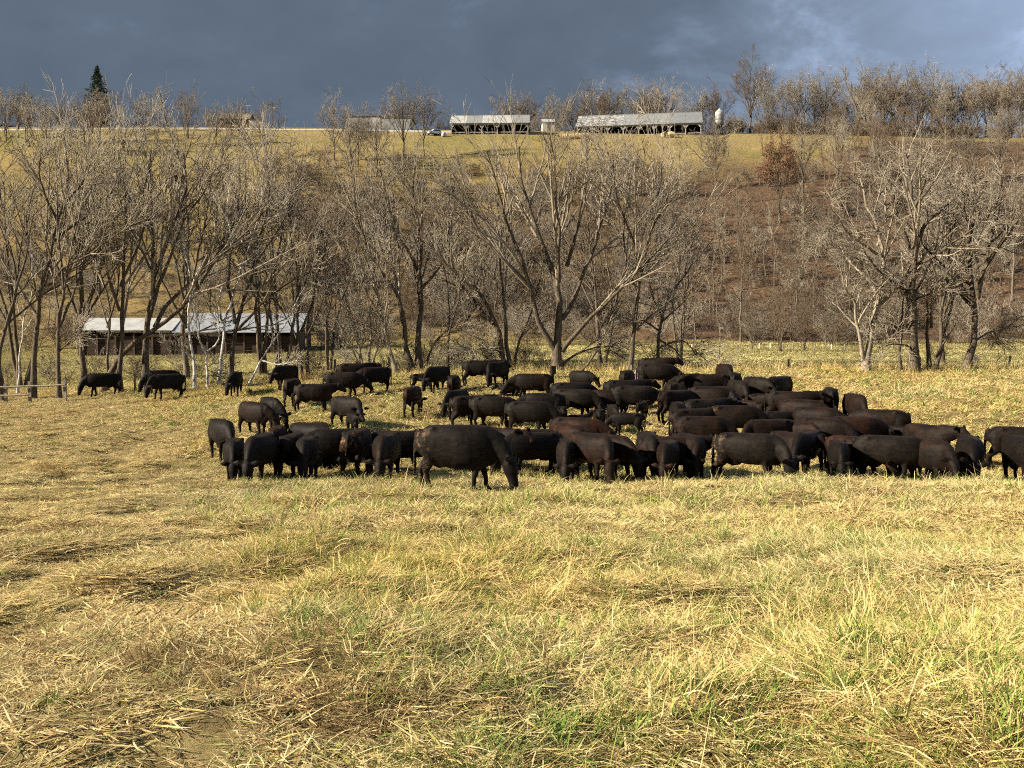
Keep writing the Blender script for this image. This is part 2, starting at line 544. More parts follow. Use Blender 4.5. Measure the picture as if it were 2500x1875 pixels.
def gable(name, parent, x, w, z0, z1, rise, th, m):
    """pentagon end wall at local x, spanning y 0..w"""
    p = [(0, z0), (w, z0), (w, z1), (w / 2, z1 + rise), (0, z1)]
    v = [(x, a, b_) for a, b_ in p] + [(x + th, a, b_) for a, b_ in p]
    bm = bmesh.new()
    vs = [bm.verts.new(c) for c in v]
    bm.faces.new(vs[:5][::-1]); bm.faces.new(vs[5:])
    for k in range(5):
        bm.faces.new([vs[k], vs[(k + 1) % 5], vs[5 + (k + 1) % 5], vs[5 + k]])
    me = bpy.data.meshes.new(name); bm.to_mesh(me); bm.free()
    return link(name, me, m, parent)


def pole_barn(name, loc, rz, L, Wd, eave, rise, bays, mats, label, wall_m, post_m, fascia_m, back=True):
    """open-fronted barn: posts with knee braces along the front, ridge roof in separate panels"""
    e = tag(empty(name, loc, rz), label, 'barn')
    bw = L / bays
    ov = 0.5
    sl = rise / (Wd / 2)
    for k in range(bays):
        x0, x1 = k * bw + 0.02 - (0.4 if k == 0 else 0), (k + 1) * bw - 0.02 + (0.4 if k == bays - 1 else 0)
        slab('roof_panel', [(x0, -ov, eave - ov * sl + 0.12), (x1, -ov, eave - ov * sl + 0.12), (x1, Wd / 2, eave + rise + 0.12), (x0, Wd / 2, eave + rise + 0.12)], 0.06, mats[k % len(mats)], e)
    slab('rear_roof', [(-0.4, Wd / 2 + 0.02, eave + rise + 0.115), (L + 0.4, Wd / 2 + 0.02, eave + rise + 0.115), (L + 0.4, Wd + ov, eave - ov * sl + 0.12), (-0.4, Wd + ov, eave - ov * sl + 0.12)], 0.06, METAL_G, e)
    boxp('ridge_cap', (-0.42, L + 0.42, Wd / 2 - 0.16, Wd / 2 + 0.16, eave + rise + 0.13, eave + rise + 0.25), METAL_P, e)
    boxp('fascia', (-0.05, L + 0.05, -0.10, -0.02, eave - 0.55, eave - 0.02), fascia_m, e)
    for k in range(bays + 1):
        x_ = min(max(k * bw, 0.12), L - 0.12)
        p = boxp('post', (x_ - 0.13, x_ + 0.13, 0.0, 0.24, -0.6, eave - 0.02), post_m, e)
        br = []
        for s in (-1, 1):
            if (k == 0 and s < 0) or (k == bays and s > 0):
                continue
            slab('knee_brace', [(x_ + s * 0.12, 0.02, eave - 1.45), (x_ + s * 0.95, 0.02, eave - 0.52), (x_ + s * 0.55, 0.02, eave - 0.52), (x_ + s * 0.12, 0.02, eave - 1.0)][::s], 0.12, post_m, p)
    if back:
        boxp('rear_wall', (0, L, Wd - 0.1, Wd, -0.6, eave), wall_m, e)
    gable('end_wall', e, 0.0, Wd, -0.6, eave, rise, 0.1, wall_m)
    gable('end_wall', e, L - 0.1, Wd, -0.6, eave, rise, 0.1, wall_m)
    boxp('earth_floor', (0.1, L - 0.1, 0.3, Wd - 0.1, -0.6, 0.06), EARTH, e)
    boxp('feed_rail', (0.2, L - 0.2, 0.26, 0.34, 0.55, 0.75), post_m, e)
    return e


def on_ground(px, dep):
    p = at(px, 320, dep); p.z = gz(p.x, p.y)
    return p


# big barn beside the silo
p = on_ground(1409, 291); q_ = on_ground(1712, 286)
p.z = min(p.z, q_.z)
rz = R(-9)
L_ = (q_ - p).length
pole_barn('barn', p, rz, L_, 17, 3.5, 4.7, 8, [METAL_O, METAL_O, METAL_O, METAL_P, METAL_P, METAL_P, METAL_G, METAL_G],
          'long open-fronted barn with patched grey roof on the ridge beside the silo', WOOD_G, PAINT_W, PAINT_W)
# nearer barn
p = on_ground(1101, 284); q_ = on_ground(1290, 284); p.z = min(p.z, q_.z)
pole_barn('barn', p, R(-2), (q_ - p).length, 11, 3.2, 3.2, 5, [METAL_W, METAL_P, METAL_W], 'white-roofed open barn on the ridge right of the white car', WOOD_D, PAINT_W, METAL_W)

# machine shed
p = on_ground(850, 292); q_ = on_ground(1003, 292); L_ = (q_ - p).length
p.z = min(p.z, q_.z)
e = tag(empty('machine_shed', p, R(-3)), 'long low white metal shed on the ridge behind bare trees', 'shed')
nw = 12
for k in range(nw):
    a, c_ = L_ * k / nw, L_ * (k + 1) / nw
    h_ = 3.9 if k < 6 else 3.45
    boxp('wall_panel', (a + 0.012, c_ - 0.012, -0.03, 0.05, -0.5, h_), METAL_W if k in (0, 4, 5) else METAL_P, e)
boxp('shell', (0.02, L_ - 0.02, 0.06, 9.0, -0.5, 3.4), METAL_P, e)
slab('roof', [(-0.25, -0.3, 3.92), (L_ * 0.5, -0.3, 3.92), (L_ * 0.5, 4.6, 4.7), (-0.25, 4.6, 4.7)], 0.1, ROOF_D, e)
slab('roof', [(L_ * 0.5 + 0.02, -0.3, 3.47), (L_ + 0.25, -0.3, 3.47), (L_ + 0.25, 4.6, 4.2), (L_ * 0.5 + 0.02, 4.6, 4.2)], 0.1, ROOF_D, e)
slab('roof', [(-0.25, 4.63, 4.7), (L_ + 0.25, 4.63, 4.3), (L_ + 0.25, 9.3, 3.4), (-0.25, 9.3, 3.4)], 0.1, ROOF_D, e)
d_ = boxp('sliding_door', (L_ * 0.36, L_ * 0.52, -0.14, -0.05, -0.3, 3.5), METAL_W, e)
boxp('door_rail', (L_ * 0.30, L_ * 0.58, -0.16, -0.04, 3.53, 3.66), ROOF_D, d_)

# little white outbuilding between the barns
p = on_ground(1325, 300)
e = tag(empty('outbuilding', p, R(6)), 'small white gabled outbuilding between the two barns', 'outbuilding')
boxp('wall', (0, 3.6, 0, 3.0, -0.5, 2.4), CREAM, e)
slab('roof_slope', [(-0.2, -0.25, 2.72), (3.8, -0.25, 2.72), (3.8, 1.5, 3.9), (-0.2, 1.5, 3.9)], 0.08, METAL_W, e)
slab('roof_slope', [(-0.2, 1.52, 3.9), (3.8, 1.52, 3.9), (3.8, 3.25, 2.72), (-0.2, 3.25, 2.72)], 0.08, METAL_W, e)
boxp('door', (1.3, 2.2, -0.06, -0.01, -0.2, 2.0), WOOD_G, e)

# feed silo
p = on_ground(1756, 294)
e = tag(empty('feed_silo', p), 'galvanised feed silo with cone top beside the big barn', 'silo')


def lathe(name, prof, sides, m, parent, smooth=True):
    v, q = [], []
    for r_, z_ in prof:
        for j in range(sides):
            a = 2 * math.pi * j / sides
            v.append((r_ * math.cos(a), r_ * math.sin(a), z_))
    for k in range(len(prof) - 1):
        for j in range(sides):
            q.append((k * sides + j, k * sides + (j + 1) % sides, (k + 1) * sides + (j + 1) % sides, (k + 1) * sides + j))
    return link(name, mesh_np(name, v, quads=q, smooth=smooth), m, parent)


for k in range(3):
    lathe('ring_band', [(1.26, 2.6 + k * 1.15), (1.29, 2.64 + k * 1.15), (1.29, 3.68 + k * 1.15), (1.26, 3.72 + k * 1.15)], 24, METAL_W if k == 2 else METAL_P, e)
lathe('cone_top', [(1.34, 6.05), (0.9, 6.5), (0.32, 6.95), (0.3, 7.2), (0.01, 7.25)], 24, METAL_W, e)
lathe('hopper', [(1.25, 2.6), (0.3, 1.2), (0.01, 1.18)], 24, METAL_G, e)
for k in range(4):
    a = k * math.pi / 2 + 0.7
    x_, y_ = 1.2 * math.cos(a), 1.2 * math.sin(a)
    boxp('leg', (x_ - 0.07, x_ + 0.07, y_ - 0.07, y_ + 0.07, -0.4, 2.8), METAL_G, e)

# brown house and cream shed
p = on_ground(537, 296)
e = tag(empty('house', p, R(2)), 'low brown brick house half hidden by trees on the ridge', 'house')
boxp('wall', (0, 8.6, 0, 7, -0.6, 2.6), BRICK, e)
rf = slab('roof', [(-0.4, -0.5, 2.45), (9.0, -0.5, 2.45), (9.0, 3.5, 4.9), (-0.4, 3.5, 4.9)], 0.12, ROOF_D, e)
boxp('chimney', (6.2, 6.9, 3.0, 3.6, 3.6, 5.6), BRICK, rf)
slab('roof', [(-0.4, 3.52, 4.9), (9.0, 3.52, 4.9), (9.0, 7.5, 2.45), (-0.4, 7.5, 2.45)], 0.12, ROOF_D, e)
gable('gable_wall', e, 0.002, 7, 2.5, 2.6, 2.15, 0.1, BRICK)
gable('gable_wall', e, 8.498, 7, 2.5, 2.6, 2.15, 0.1, BRICK)
for x_ in (1.2, 4.0, 6.6):
    w_ = boxp('window', (x_, x_ + 1.1, -0.06, -0.005, 0.9, 2.1), PAINT_W, e)
    boxp('pane', (x_ + 0.1, x_ + 1.0, -0.08, -0.062, 1.0, 2.0), GLASS, w_)
boxp('door', (2.7, 3.6, -0.06, -0.005, -0.1, 2.05), WOOD_D, e)
v, q = tubes(np.array([[(7.6, 3.2, 4.5), (7.6, 3.2, 7.4)]]), np.array([[0.04, 0.03]]), 6)
an = link('antenna_mast', mesh_np('antenna', v, quads=q), METAL_P, e)
boxp('antenna_array', [(6.9, 8.7, 3.15, 3.25, 7.2, 7.32), (6.9, 7.0, 2.6, 3.8, 7.2, 7.28), (8.2, 8.3, 2.8, 3.6, 7.2, 7.28)], METAL_W, an)
p = on_ground(608, 292)
e = tag(empty('storage_shed', p, R(3)), 'small cream coloured storage shed beside the brown house', 'shed')
boxp('wall', (0, 4.0, 0, 3.2, -0.5, 2.5), CREAM, e)
slab('roof', [(-0.15, -0.2, 2.52), (4.15, -0.2, 2.52), (4.15, 3.4, 2.95), (-0.15, 3.4, 2.95)], 0.12, ROOF_D, e)
boxp('double_door', (1.1, 2.9, -0.05, -0.005, -0.2, 2.0), PAINT_W, e)

# long cattle shed in the valley
p = at(190, 870, 114); p.z = gz(p.x, p.y) - 0.1
Ls = 540 * 114 / F
e = tag(empty('cattle_shed', p, R(1.5)), 'long valley shed, half white and half bluish metal roof, behind the sycamores', 'shed')
n1_, n2_ = 5, 7
xs = Ls * 0.43
for k in range(n1_):
    a, c_ = xs * k / n1_, xs * (k + 1) / n1_
    slab('roof_panel', [(a + 0.01, -0.4, 3.05), (c_ - 0.01, -0.4, 3.05), (c_ - 0.01, 3.4, 4.55), (a + 0.01, 3.4, 4.55)], 0.05, METAL_W, e)
for k in range(n2_):
    a, c_ = xs + (Ls - xs) * k / n2_, xs + (Ls - xs) * (k + 1) / n2_
    slab('roof_panel', [(a + 0.01, -0.6, 2.80), (c_ - 0.01, -0.6, 2.80), (c_ - 0.01, 5.0, 5.15), (a + 0.01, 5.0, 5.15)], 0.05, METAL_B, e)
slab('rear_roof', [(0, 3.43, 4.52), (xs, 3.43, 4.52), (xs, 7.5, 3.0), (0, 7.5, 3.0)], 0.05, METAL_G, e)
slab('rear_roof', [(xs + 0.01, 5.03, 5.12), (Ls, 5.03, 5.12), (Ls, 10.0, 3.0), (xs + 0.01, 10.0, 3.0)], 0.05, METAL_G, e)
boxp('rear_wall', (0, Ls, 7.2, 7.3, -0.6, 2.9), WOOD_D, e)
boxp('end_wall', (0, 0.1, 0.1, 7.2, -0.6, 3.1), WOOD_D, e)
boxp('end_wall', (Ls - 0.1, Ls, 0.1, 7.2, -0.6, 2.9), WOOD_D, e)
nb_ = 13
for k in range(nb_):
    x_ = 0.15 + (Ls - 0.3) * k / (nb_ - 1)
    boxp('post', (x_ - 0.09, x_ + 0.09, -0.12, 0.06, -0.6, 2.8), WOOD_D, e)
for k in range(6):
    boxp('siding_board', (0.2, Ls - 0.2, 0.075, 0.115 + 0.01 * (k % 2), -0.1 + k * 0.42, 0.29 + k * 0.42), WOOD_BR, e)
boxp('earth_floor', (0.15, Ls - 0.15, 0.2, 7.1, -0.7, 0.08), EARTH, e)


# bales
def bale(px, dep, rz, label, dz=0.0):
    p = on_ground(px, dep); p.z += dz
    bm = bmesh.new()
    bmesh.ops.create_cone(bm, cap_ends=True, segments=20, radius1=0.78, radius2=0.78, depth=1.5)
    bmesh.ops.rotate(bm, verts=bm.verts, cent=(0, 0, 0), matrix=Matrix.Rotation(R(90), 3, 'X'))
    bmesh.ops.translate(bm, verts=bm.verts, vec=(0, 0, 0.74))
    bmesh.ops.bevel(bm, geom=[e_ for e_ in bm.edges if len(e_.link_faces) == 2 and e_.calc_face_angle(0) > 1], offset=0.1, segments=2, affect='EDGES')
    for v_ in bm.verts:
        v_.co += Vector((random.gauss(0, .02), random.gauss(0, .02), random.gauss(0, .02)))
    me = bpy.data.meshes.new('bale'); bm.to_mesh(me); bm.free()
    o_ = link('straw_bale', me, HAY, loc=p); o_.rotation_euler = (0, 0, rz)
    tag(o_, label, 'bale', 'straw bales by the barns')
    return o_


for k, (px, lb) in enumerate(((1380, 'pale straw bale, left end of the row below the big barn'), (1396, 'pale straw bale, second in the row below the big barn'), (1412, 'pale straw bale, third in the row below the big barn'), (1430, 'pale straw bale, right end of the row below the big barn'))):
    bale(px, 277.5, R(80 + 8 * k), lb)
bale(1622, 279, R(20), 'round bale on the ground before the big barn')
bale(1640, 279, R(95), 'round bale next to another before the big barn')
bale(1637, 280.5, R(60), 'round bale set behind the pair before the big barn')


def car(name, px, dep, rz, paint, label, cat, pickup=False):
    p = on_ground(px, dep)
    e = tag(empty(name, p, rz), label, cat)
    prof = [(-2.1, .35), (2.1, .35), (2.15, .75), (1.9, .95), (1.0, 1.02), (0.45, 1.0), (-1.95, 1.02), (-2.15, .8)] if pickup else \
           [(-2.1, .35), (2.1, .35), (2.15, .75), (1.9, .92), (1.05, 1.02), (-1.9, 1.05), (-2.15, .8)]
    cab = [(0.95, 1.0), (0.4, 1.6), (-0.5, 1.62), (-0.7, 1.0)] if pickup else [(1.05, 1.0), (0.45, 1.6), (-1.6, 1.66), (-2.0, 1.02)]

    def prism(nm, pr, hw, m_, inset=0.0):
        bm = bmesh.new()
        a_ = [bm.verts.new((x_, -hw, z_)) for x_, z_ in pr]; c_ = [bm.verts.new((x_, hw, z_)) for x_, z_ in pr]
        bm.faces.new(a_); bm.faces.new(c_[::-1])
        for k in range(len(pr)):
            bm.faces.new([a_[k], c_[k], c_[(k + 1) % len(pr)], a_[(k + 1) % len(pr)]])
        bmesh.ops.recalc_face_normals(bm, faces=bm.faces)
        bmesh.ops.bevel(bm, geom=list(bm.edges), offset=0.05, segments=2, affect='EDGES')
        me = bpy.data.meshes.new(nm); bm.to_mesh(me); bm.free()
        return link(nm, me, m_, e)
    prism('body', prof, 0.88, paint)
    prism('cabin', cab, 0.78, paint)
    g_ = [(x_ * 0.9 + (0.02 if pickup else -0.02), 1.02 + (z_ - 1.0) * 0.82) for x_, z_ in cab]
    prism('side_windows', g_, 0.795, GLASS)
    for x_ in (-1.35, 1.35):
        for s in (-1, 1):
            w_ = empty('wheel', (x_, s * 0.8, 0.33)); w_.parent = e; w_.rotation_euler = (R(90), 0, 0)
            lathe('tyre', [(0.2, -.1), (0.33, -.1), (0.33, .1), (0.2, .1)], 16, TIRE, w_)
            lathe('rim', [(0.2, -.08), (0.01, -.05), (0.01, .05), (0.2, .08)], 12, METAL_P, w_)
    for s in (-1, 1):
        boxp('headlight', (2.1, 2.16, s * 0.6 - 0.15, s * 0.6 + 0.15, .62, .76), PAINT_W, e)
    return e


car('parked_car', 1060, 281, R(215), CARW, 'white car parked left of the white-roofed barn', 'car')
car('pickup_truck', 14, 301, R(230), CARS, 'silver pickup truck on the ridge at the far left', 'truck', True)
p = on_ground(1083, 279)
e = tag(empty('water_tank', p), 'small white round tank beside the parked car', 'tank')
lathe('tank_body', [(0.55, 0.0), (0.62, 0.1), (0.62, 0.95), (0.4, 1.15), (0.16, 1.2)], 20, PAINT_W, e)
lathe('lid', [(0.18, 1.18), (0.18, 1.28), (0.01, 1.3)], 16, METAL_G, e)


def utility_pole(px, dep, h, label, lamp=False):
    p = on_ground(px, dep)
    e = tag(empty('utility_pole', p), label, 'pole')
    v, q = tubes(np.array([[(0, 0, -0.5), (0, 0, h)]]), np.array([[0.15, 0.11]]), 8)
    link('shaft', mesh_np('shaft', v, quads=q, smooth=True), WOOD_D, e)
    boxp('crossarm', (-0.9, 0.9, -0.06, 0.06, h - 0.6, h - 0.46), WOOD_D, e)
    if lamp:
        boxp('lamp_head', (0.1, 0.75, -0.12, 0.12, h - 1.75, h - 1.55), PAINT_W, e)
    return e


utility_pole(666, 293, 7.6, 'dark utility pole with lamp right of the cream shed', True)
utility_pole(1010, 300, 6.6, 'utility pole between the white shed and the white car')

# farm lane along the ridge
pts = []
for px in range(-300, 1180, 20):
    for dd in (286.5, 290.5):
        p = at(px, 320, dd); pts.append((p.x, p.y, gz(p.x, p.y) + 0.07))
n = len(pts) // 2
me = mesh_np('farm_lane', pts, quads=[(2 * k, 2 * k + 2, 2 * k + 3, 2 * k + 1) for k in range(n - 1)], smooth=True)
GRAVEL = noisy('pale_gravel', (0.30, 0.28, 0.25), (0.46, 0.43, 0.39), 2.0, 0.95, 0.2)
tag(link('farm_lane', me, GRAVEL), 'pale gravel lane along the ridge', kind='structure')
# ---------------------------------------------------------------- bare trees
BARK = noisy('bark_dark', (0.035, 0.027, 0.019), (0.14, 0.11, 0.075), 5.0, 0.9, 0.5, stretch=(3, 3, 0.5))
BARK_G = noisy('bark_grey', (0.13, 0.105, 0.072), (0.36, 0.30, 0.215), 5.0, 0.9, 0.4, stretch=(3, 3, 0.5))
BARK_M = noisy('bark_mid', (0.065, 0.052, 0.038), (0.19, 0.155, 0.115), 4.0, 0.9, 0.3, stretch=(3, 3, 0.5))
BARK_W = noisy('bark_white', (0.13, 0.115, 0.09), (0.56, 0.54, 0.48), 3.4, 0.85, 0.3, lo=0.36, hi=0.56, stretch=(2, 2, 0.7))
TWIG = noisy('twig_tan', (0.165, 0.140, 0.105), (0.37, 0.325, 0.25), 0.5, 0.9, 0.0)
TWIG_D = noisy('twig_brown', (0.075, 0.052, 0.034), (0.17, 0.125, 0.082), 0.35, 0.9, 0.0)
TWIG_R = noisy('twig_grey', (0.125, 0.105, 0.08), (0.275, 0.237, 0.182), 0.2, 0.9, 0.0)


def polyline(P, n):
    """resample control points to n points along a smooth curve"""
    P = np.asarray(P, float)
    if len(P) > 2:
        Q_ = [P[0]]
        for k in range(len(P) - 1):
            p0, p1, p2, p3 = P[max(k - 1, 0)], P[k], P[k + 1], P[min(k + 2, len(P) - 1)]
            for s in (0.25, 0.5, 0.75, 1.0):
                Q_.append(0.5 * ((2 * p1) + (-p0 + p2) * s + (2 * p0 - 5 * p1 + 4 * p2 - p3) * s * s + (-p0 + 3 * p1 - 3 * p2 + p3) * s ** 3))
        P = np.array(Q_)
    d = np.concatenate([[0], np.cumsum(np.linalg.norm(np.diff(P, axis=0), axis=1))])
    s = np.linspace(0, d[-1], n)
    return np.stack([np.interp(s, d, P[:, k]) for k in range(3)], axis=-1)


def sprout(r, pts, rad, k, tmin, tmax, ang, lfac, lmin, up, n, rfac, wob, tip=0.25, flat=1.0):
    """grow k side branches from every parent polyline (all at once)"""
    B, N, _ = pts.shape
    seg = np.linalg.norm(np.diff(pts, axis=1), axis=2).sum(axis=1)
    t_ = tmin + (tmax - tmin) * ((np.arange(k)[None] + r.random((B, k))) / k)
    t_ = t_.ravel(); par = np.repeat(np.arange(B), k)
    f = t_ * (N - 1); i = np.minimum(f.astype(int), N - 2); w = (f - i)[:, None]
    base = pts[par, i] * (1 - w) + pts[par, i + 1] * w
    tan = pts[par, i + 1] - pts[par, i]; tan /= np.linalg.norm(tan, axis=1, keepdims=True) + 1e-9
    rb = rad[par, i] * (1 - w[:, 0]) + rad[par, i + 1] * w[:, 0]
    rnd = r.normal(size=(len(par), 3)); rnd[:, 2] *= flat
    perp = rnd - (rnd * tan).sum(1, keepdims=True) * tan
    perp /= np.linalg.norm(perp, axis=1, keepdims=True) + 1e-9
    a = np.radians(ang[0] + (ang[1] - ang[0]) * r.random(len(par)))[:, None]
    d = tan * np.cos(a) + perp * np.sin(a)
    L = np.maximum(seg[par] * lfac * (1.15 - 0.65 * t_) * (0.65 + 0.7 * r.random(len(par))), lmin)
    P = [base]
    st = (L / (n - 1))[:, None]
    for j in range(n - 1):
        d = d + np.array([[0, 0, up]]) / (n - 1) + r.normal(0, wob, d.shape)
        d /= np.linalg.norm(d, axis=1, keepdims=True)
        P.append(P[-1] + d * st)
    P = np.stack(P, axis=1)
    r0 = np.minimum(rb * 0.75, L * rfac)
    rr = r0[:, None] * np.linspace(1, tip, n)[None]
    return P, rr


def grow(seed, stems, levels, sides=(7, 5, 4, 3, 3), rmin=0.008):
    """stems: list of (points, r0, r1). levels: kwargs of sprout, one per level. -> (trunk chunk, limb chunks)"""
    r = np.random.default_rng(seed)
    tr, n0 = [], 14
    SP, SR = [], []
    for P, r0, r1 in stems:
        p = polyline(P, n0)
        ln = np.linalg.norm(np.diff(p, axis=0), axis=1).sum()
        p[2:] += np.cumsum(r.normal(0, 0.006 * ln, (n0 - 2, 3)), axis=0) * np.array([1, 1, 0.3])
        rr = r0 + (r1 - r0) * np.linspace(0, 1, n0) ** 0.75
        SP.append(p); SR.append(rr)
    SP, SR = np.array(SP), np.array(SR)
    fl = SR.copy()
    base = SP[:, 0, 2] < 0.6
    fl[base, 0] *= 1.45; fl[base, 1] *= 1.12
    trunk = tubes(SP, fl, sides[0])
    out_, P, Rd = [], SP, SR
    for lv, kw in enumerate(levels):
        P, Rd = sprout(r, P, Rd, **kw)
        Rd = np.maximum(Rd, rmin)
        out_.append(tubes(P, Rd, sides[min(lv + 1, len(sides) - 1)]))
        if lv == 0:
            P = np.concatenate([P, resamp(SP[:, 7:], P.shape[1])]); Rd = np.concatenate([Rd, resamp(SR[:, 7:, None], Rd.shape[1])[:, :, 0]])
    return trunk, out_


def resamp(P, n):
    B, N, K = P.shape
    f = np.linspace(0, N - 1, n); i = np.minimum(f.astype(int), N - 2); w = (f - i)[None, :, None]
    return P[:, i] * (1 - w) + P[:, i + 1] * w


def tree_meshes(name, seed, stems, levels, trunk_m, limb_m, twig_m, sides=(7, 5, 4, 3, 3), rmin=0.008):
    tk, lv = grow(seed, stems, levels, sides, rmin)
    v, q = tk
    mt = mesh_np(name + '_trunk', v, quads=q, smooth=True); mt.materials.append(trunk_m)
    v0, q0 = lv[0]
    v, q = join_np(lv)
    mc = mesh_np(name + '_crown', v, quads=q, smooth=True)
    mc.materials.append(limb_m); mc.materials.append(twig_m)
    ix = np.ones(len(q), dtype=np.int32); ix[:len(q0)] = 0
    mc.polygons.foreach_set('material_index', ix)
    return mt, mc


def place_tree(name, meshes, loc, label, group=None, rz=0.0, s=1.0, sz=None):
    e = empty(name, loc, rz)
    e.scale = (s, s, sz or s)
    tag(e, label, 'tree', group)
    link('trunk', meshes[0], parent=e)
    link('crown', meshes[1], parent=e)
    return e


# --- hero trees of the hedgerow: main stems follow the trees in the place, everything finer is grown
DEN = dict(
    vase=[dict(k=6, tmin=0.25, tmax=0.97, ang=(14, 36), lfac=0.52, lmin=1.4, up=0.18, n=6, rfac=0.019, wob=0.045, tip=0.3),
          dict(k=6, tmin=0.15, tmax=1.0, ang=(14, 40), lfac=0.50, lmin=0.9, up=0.12, n=5, rfac=0.0165, wob=0.055, tip=0.35),
          dict(k=3, tmin=0.15, tmax=1.0, ang=(16, 44), lfac=0.58, lmin=0.7, up=0.06, n=4, rfac=0.0135, wob=0.07, tip=0.5)],
    wide=[dict(k=7, tmin=0.22, tmax=1.0, ang=(30, 66), lfac=0.46, lmin=1.4, up=0.22, n=7, rfac=0.020, wob=0.085, tip=0.3),
          dict(k=6, tmin=0.15, tmax=1.0, ang=(22, 54), lfac=0.48, lmin=0.9, up=0.12, n=5, rfac=0.017, wob=0.09, tip=0.35),
          dict(k=3, tmin=0.15, tmax=1.0, ang=(20, 50), lfac=0.58, lmin=0.6, up=0.06, n=4, rfac=0.0135, wob=0.1, tip=0.5)],
    thin=[dict(k=5, tmin=0.3, tmax=1.0, ang=(18, 48), lfac=0.34, lmin=0.7, up=0.2, n=6, rfac=0.013, wob=0.07),
          dict(k=5, tmin=0.2, tmax=1.0, ang=(18, 50), lfac=0.5, lmin=0.5, up=0.14, n=4, rfac=0.011, wob=0.08),
          dict(k=4, tmin=0.15, tmax=1.0, ang=(20, 52), lfac=0.5, lmin=0.35, up=0.1, n=3, rfac=0.010, wob=0.1)],
    bush=[dict(k=7, tmin=0.15, tmax=1.0, ang=(18, 48), lfac=0.5, lmin=0.6, up=0.18, n=6, rfac=0.011, wob=0.08),
          dict(k=6, tmin=0.15, tmax=1.0, ang=(20, 55), lfac=0.5, lmin=0.4, up=0.1, n=4, rfac=0.010, wob=0.1),
          dict(k=4, tmin=0.15, tmax=1.0, ang=(22, 58), lfac=0.5, lmin=0.3, up=0.05, n=3, rfac=0.010, wob=0.12)])

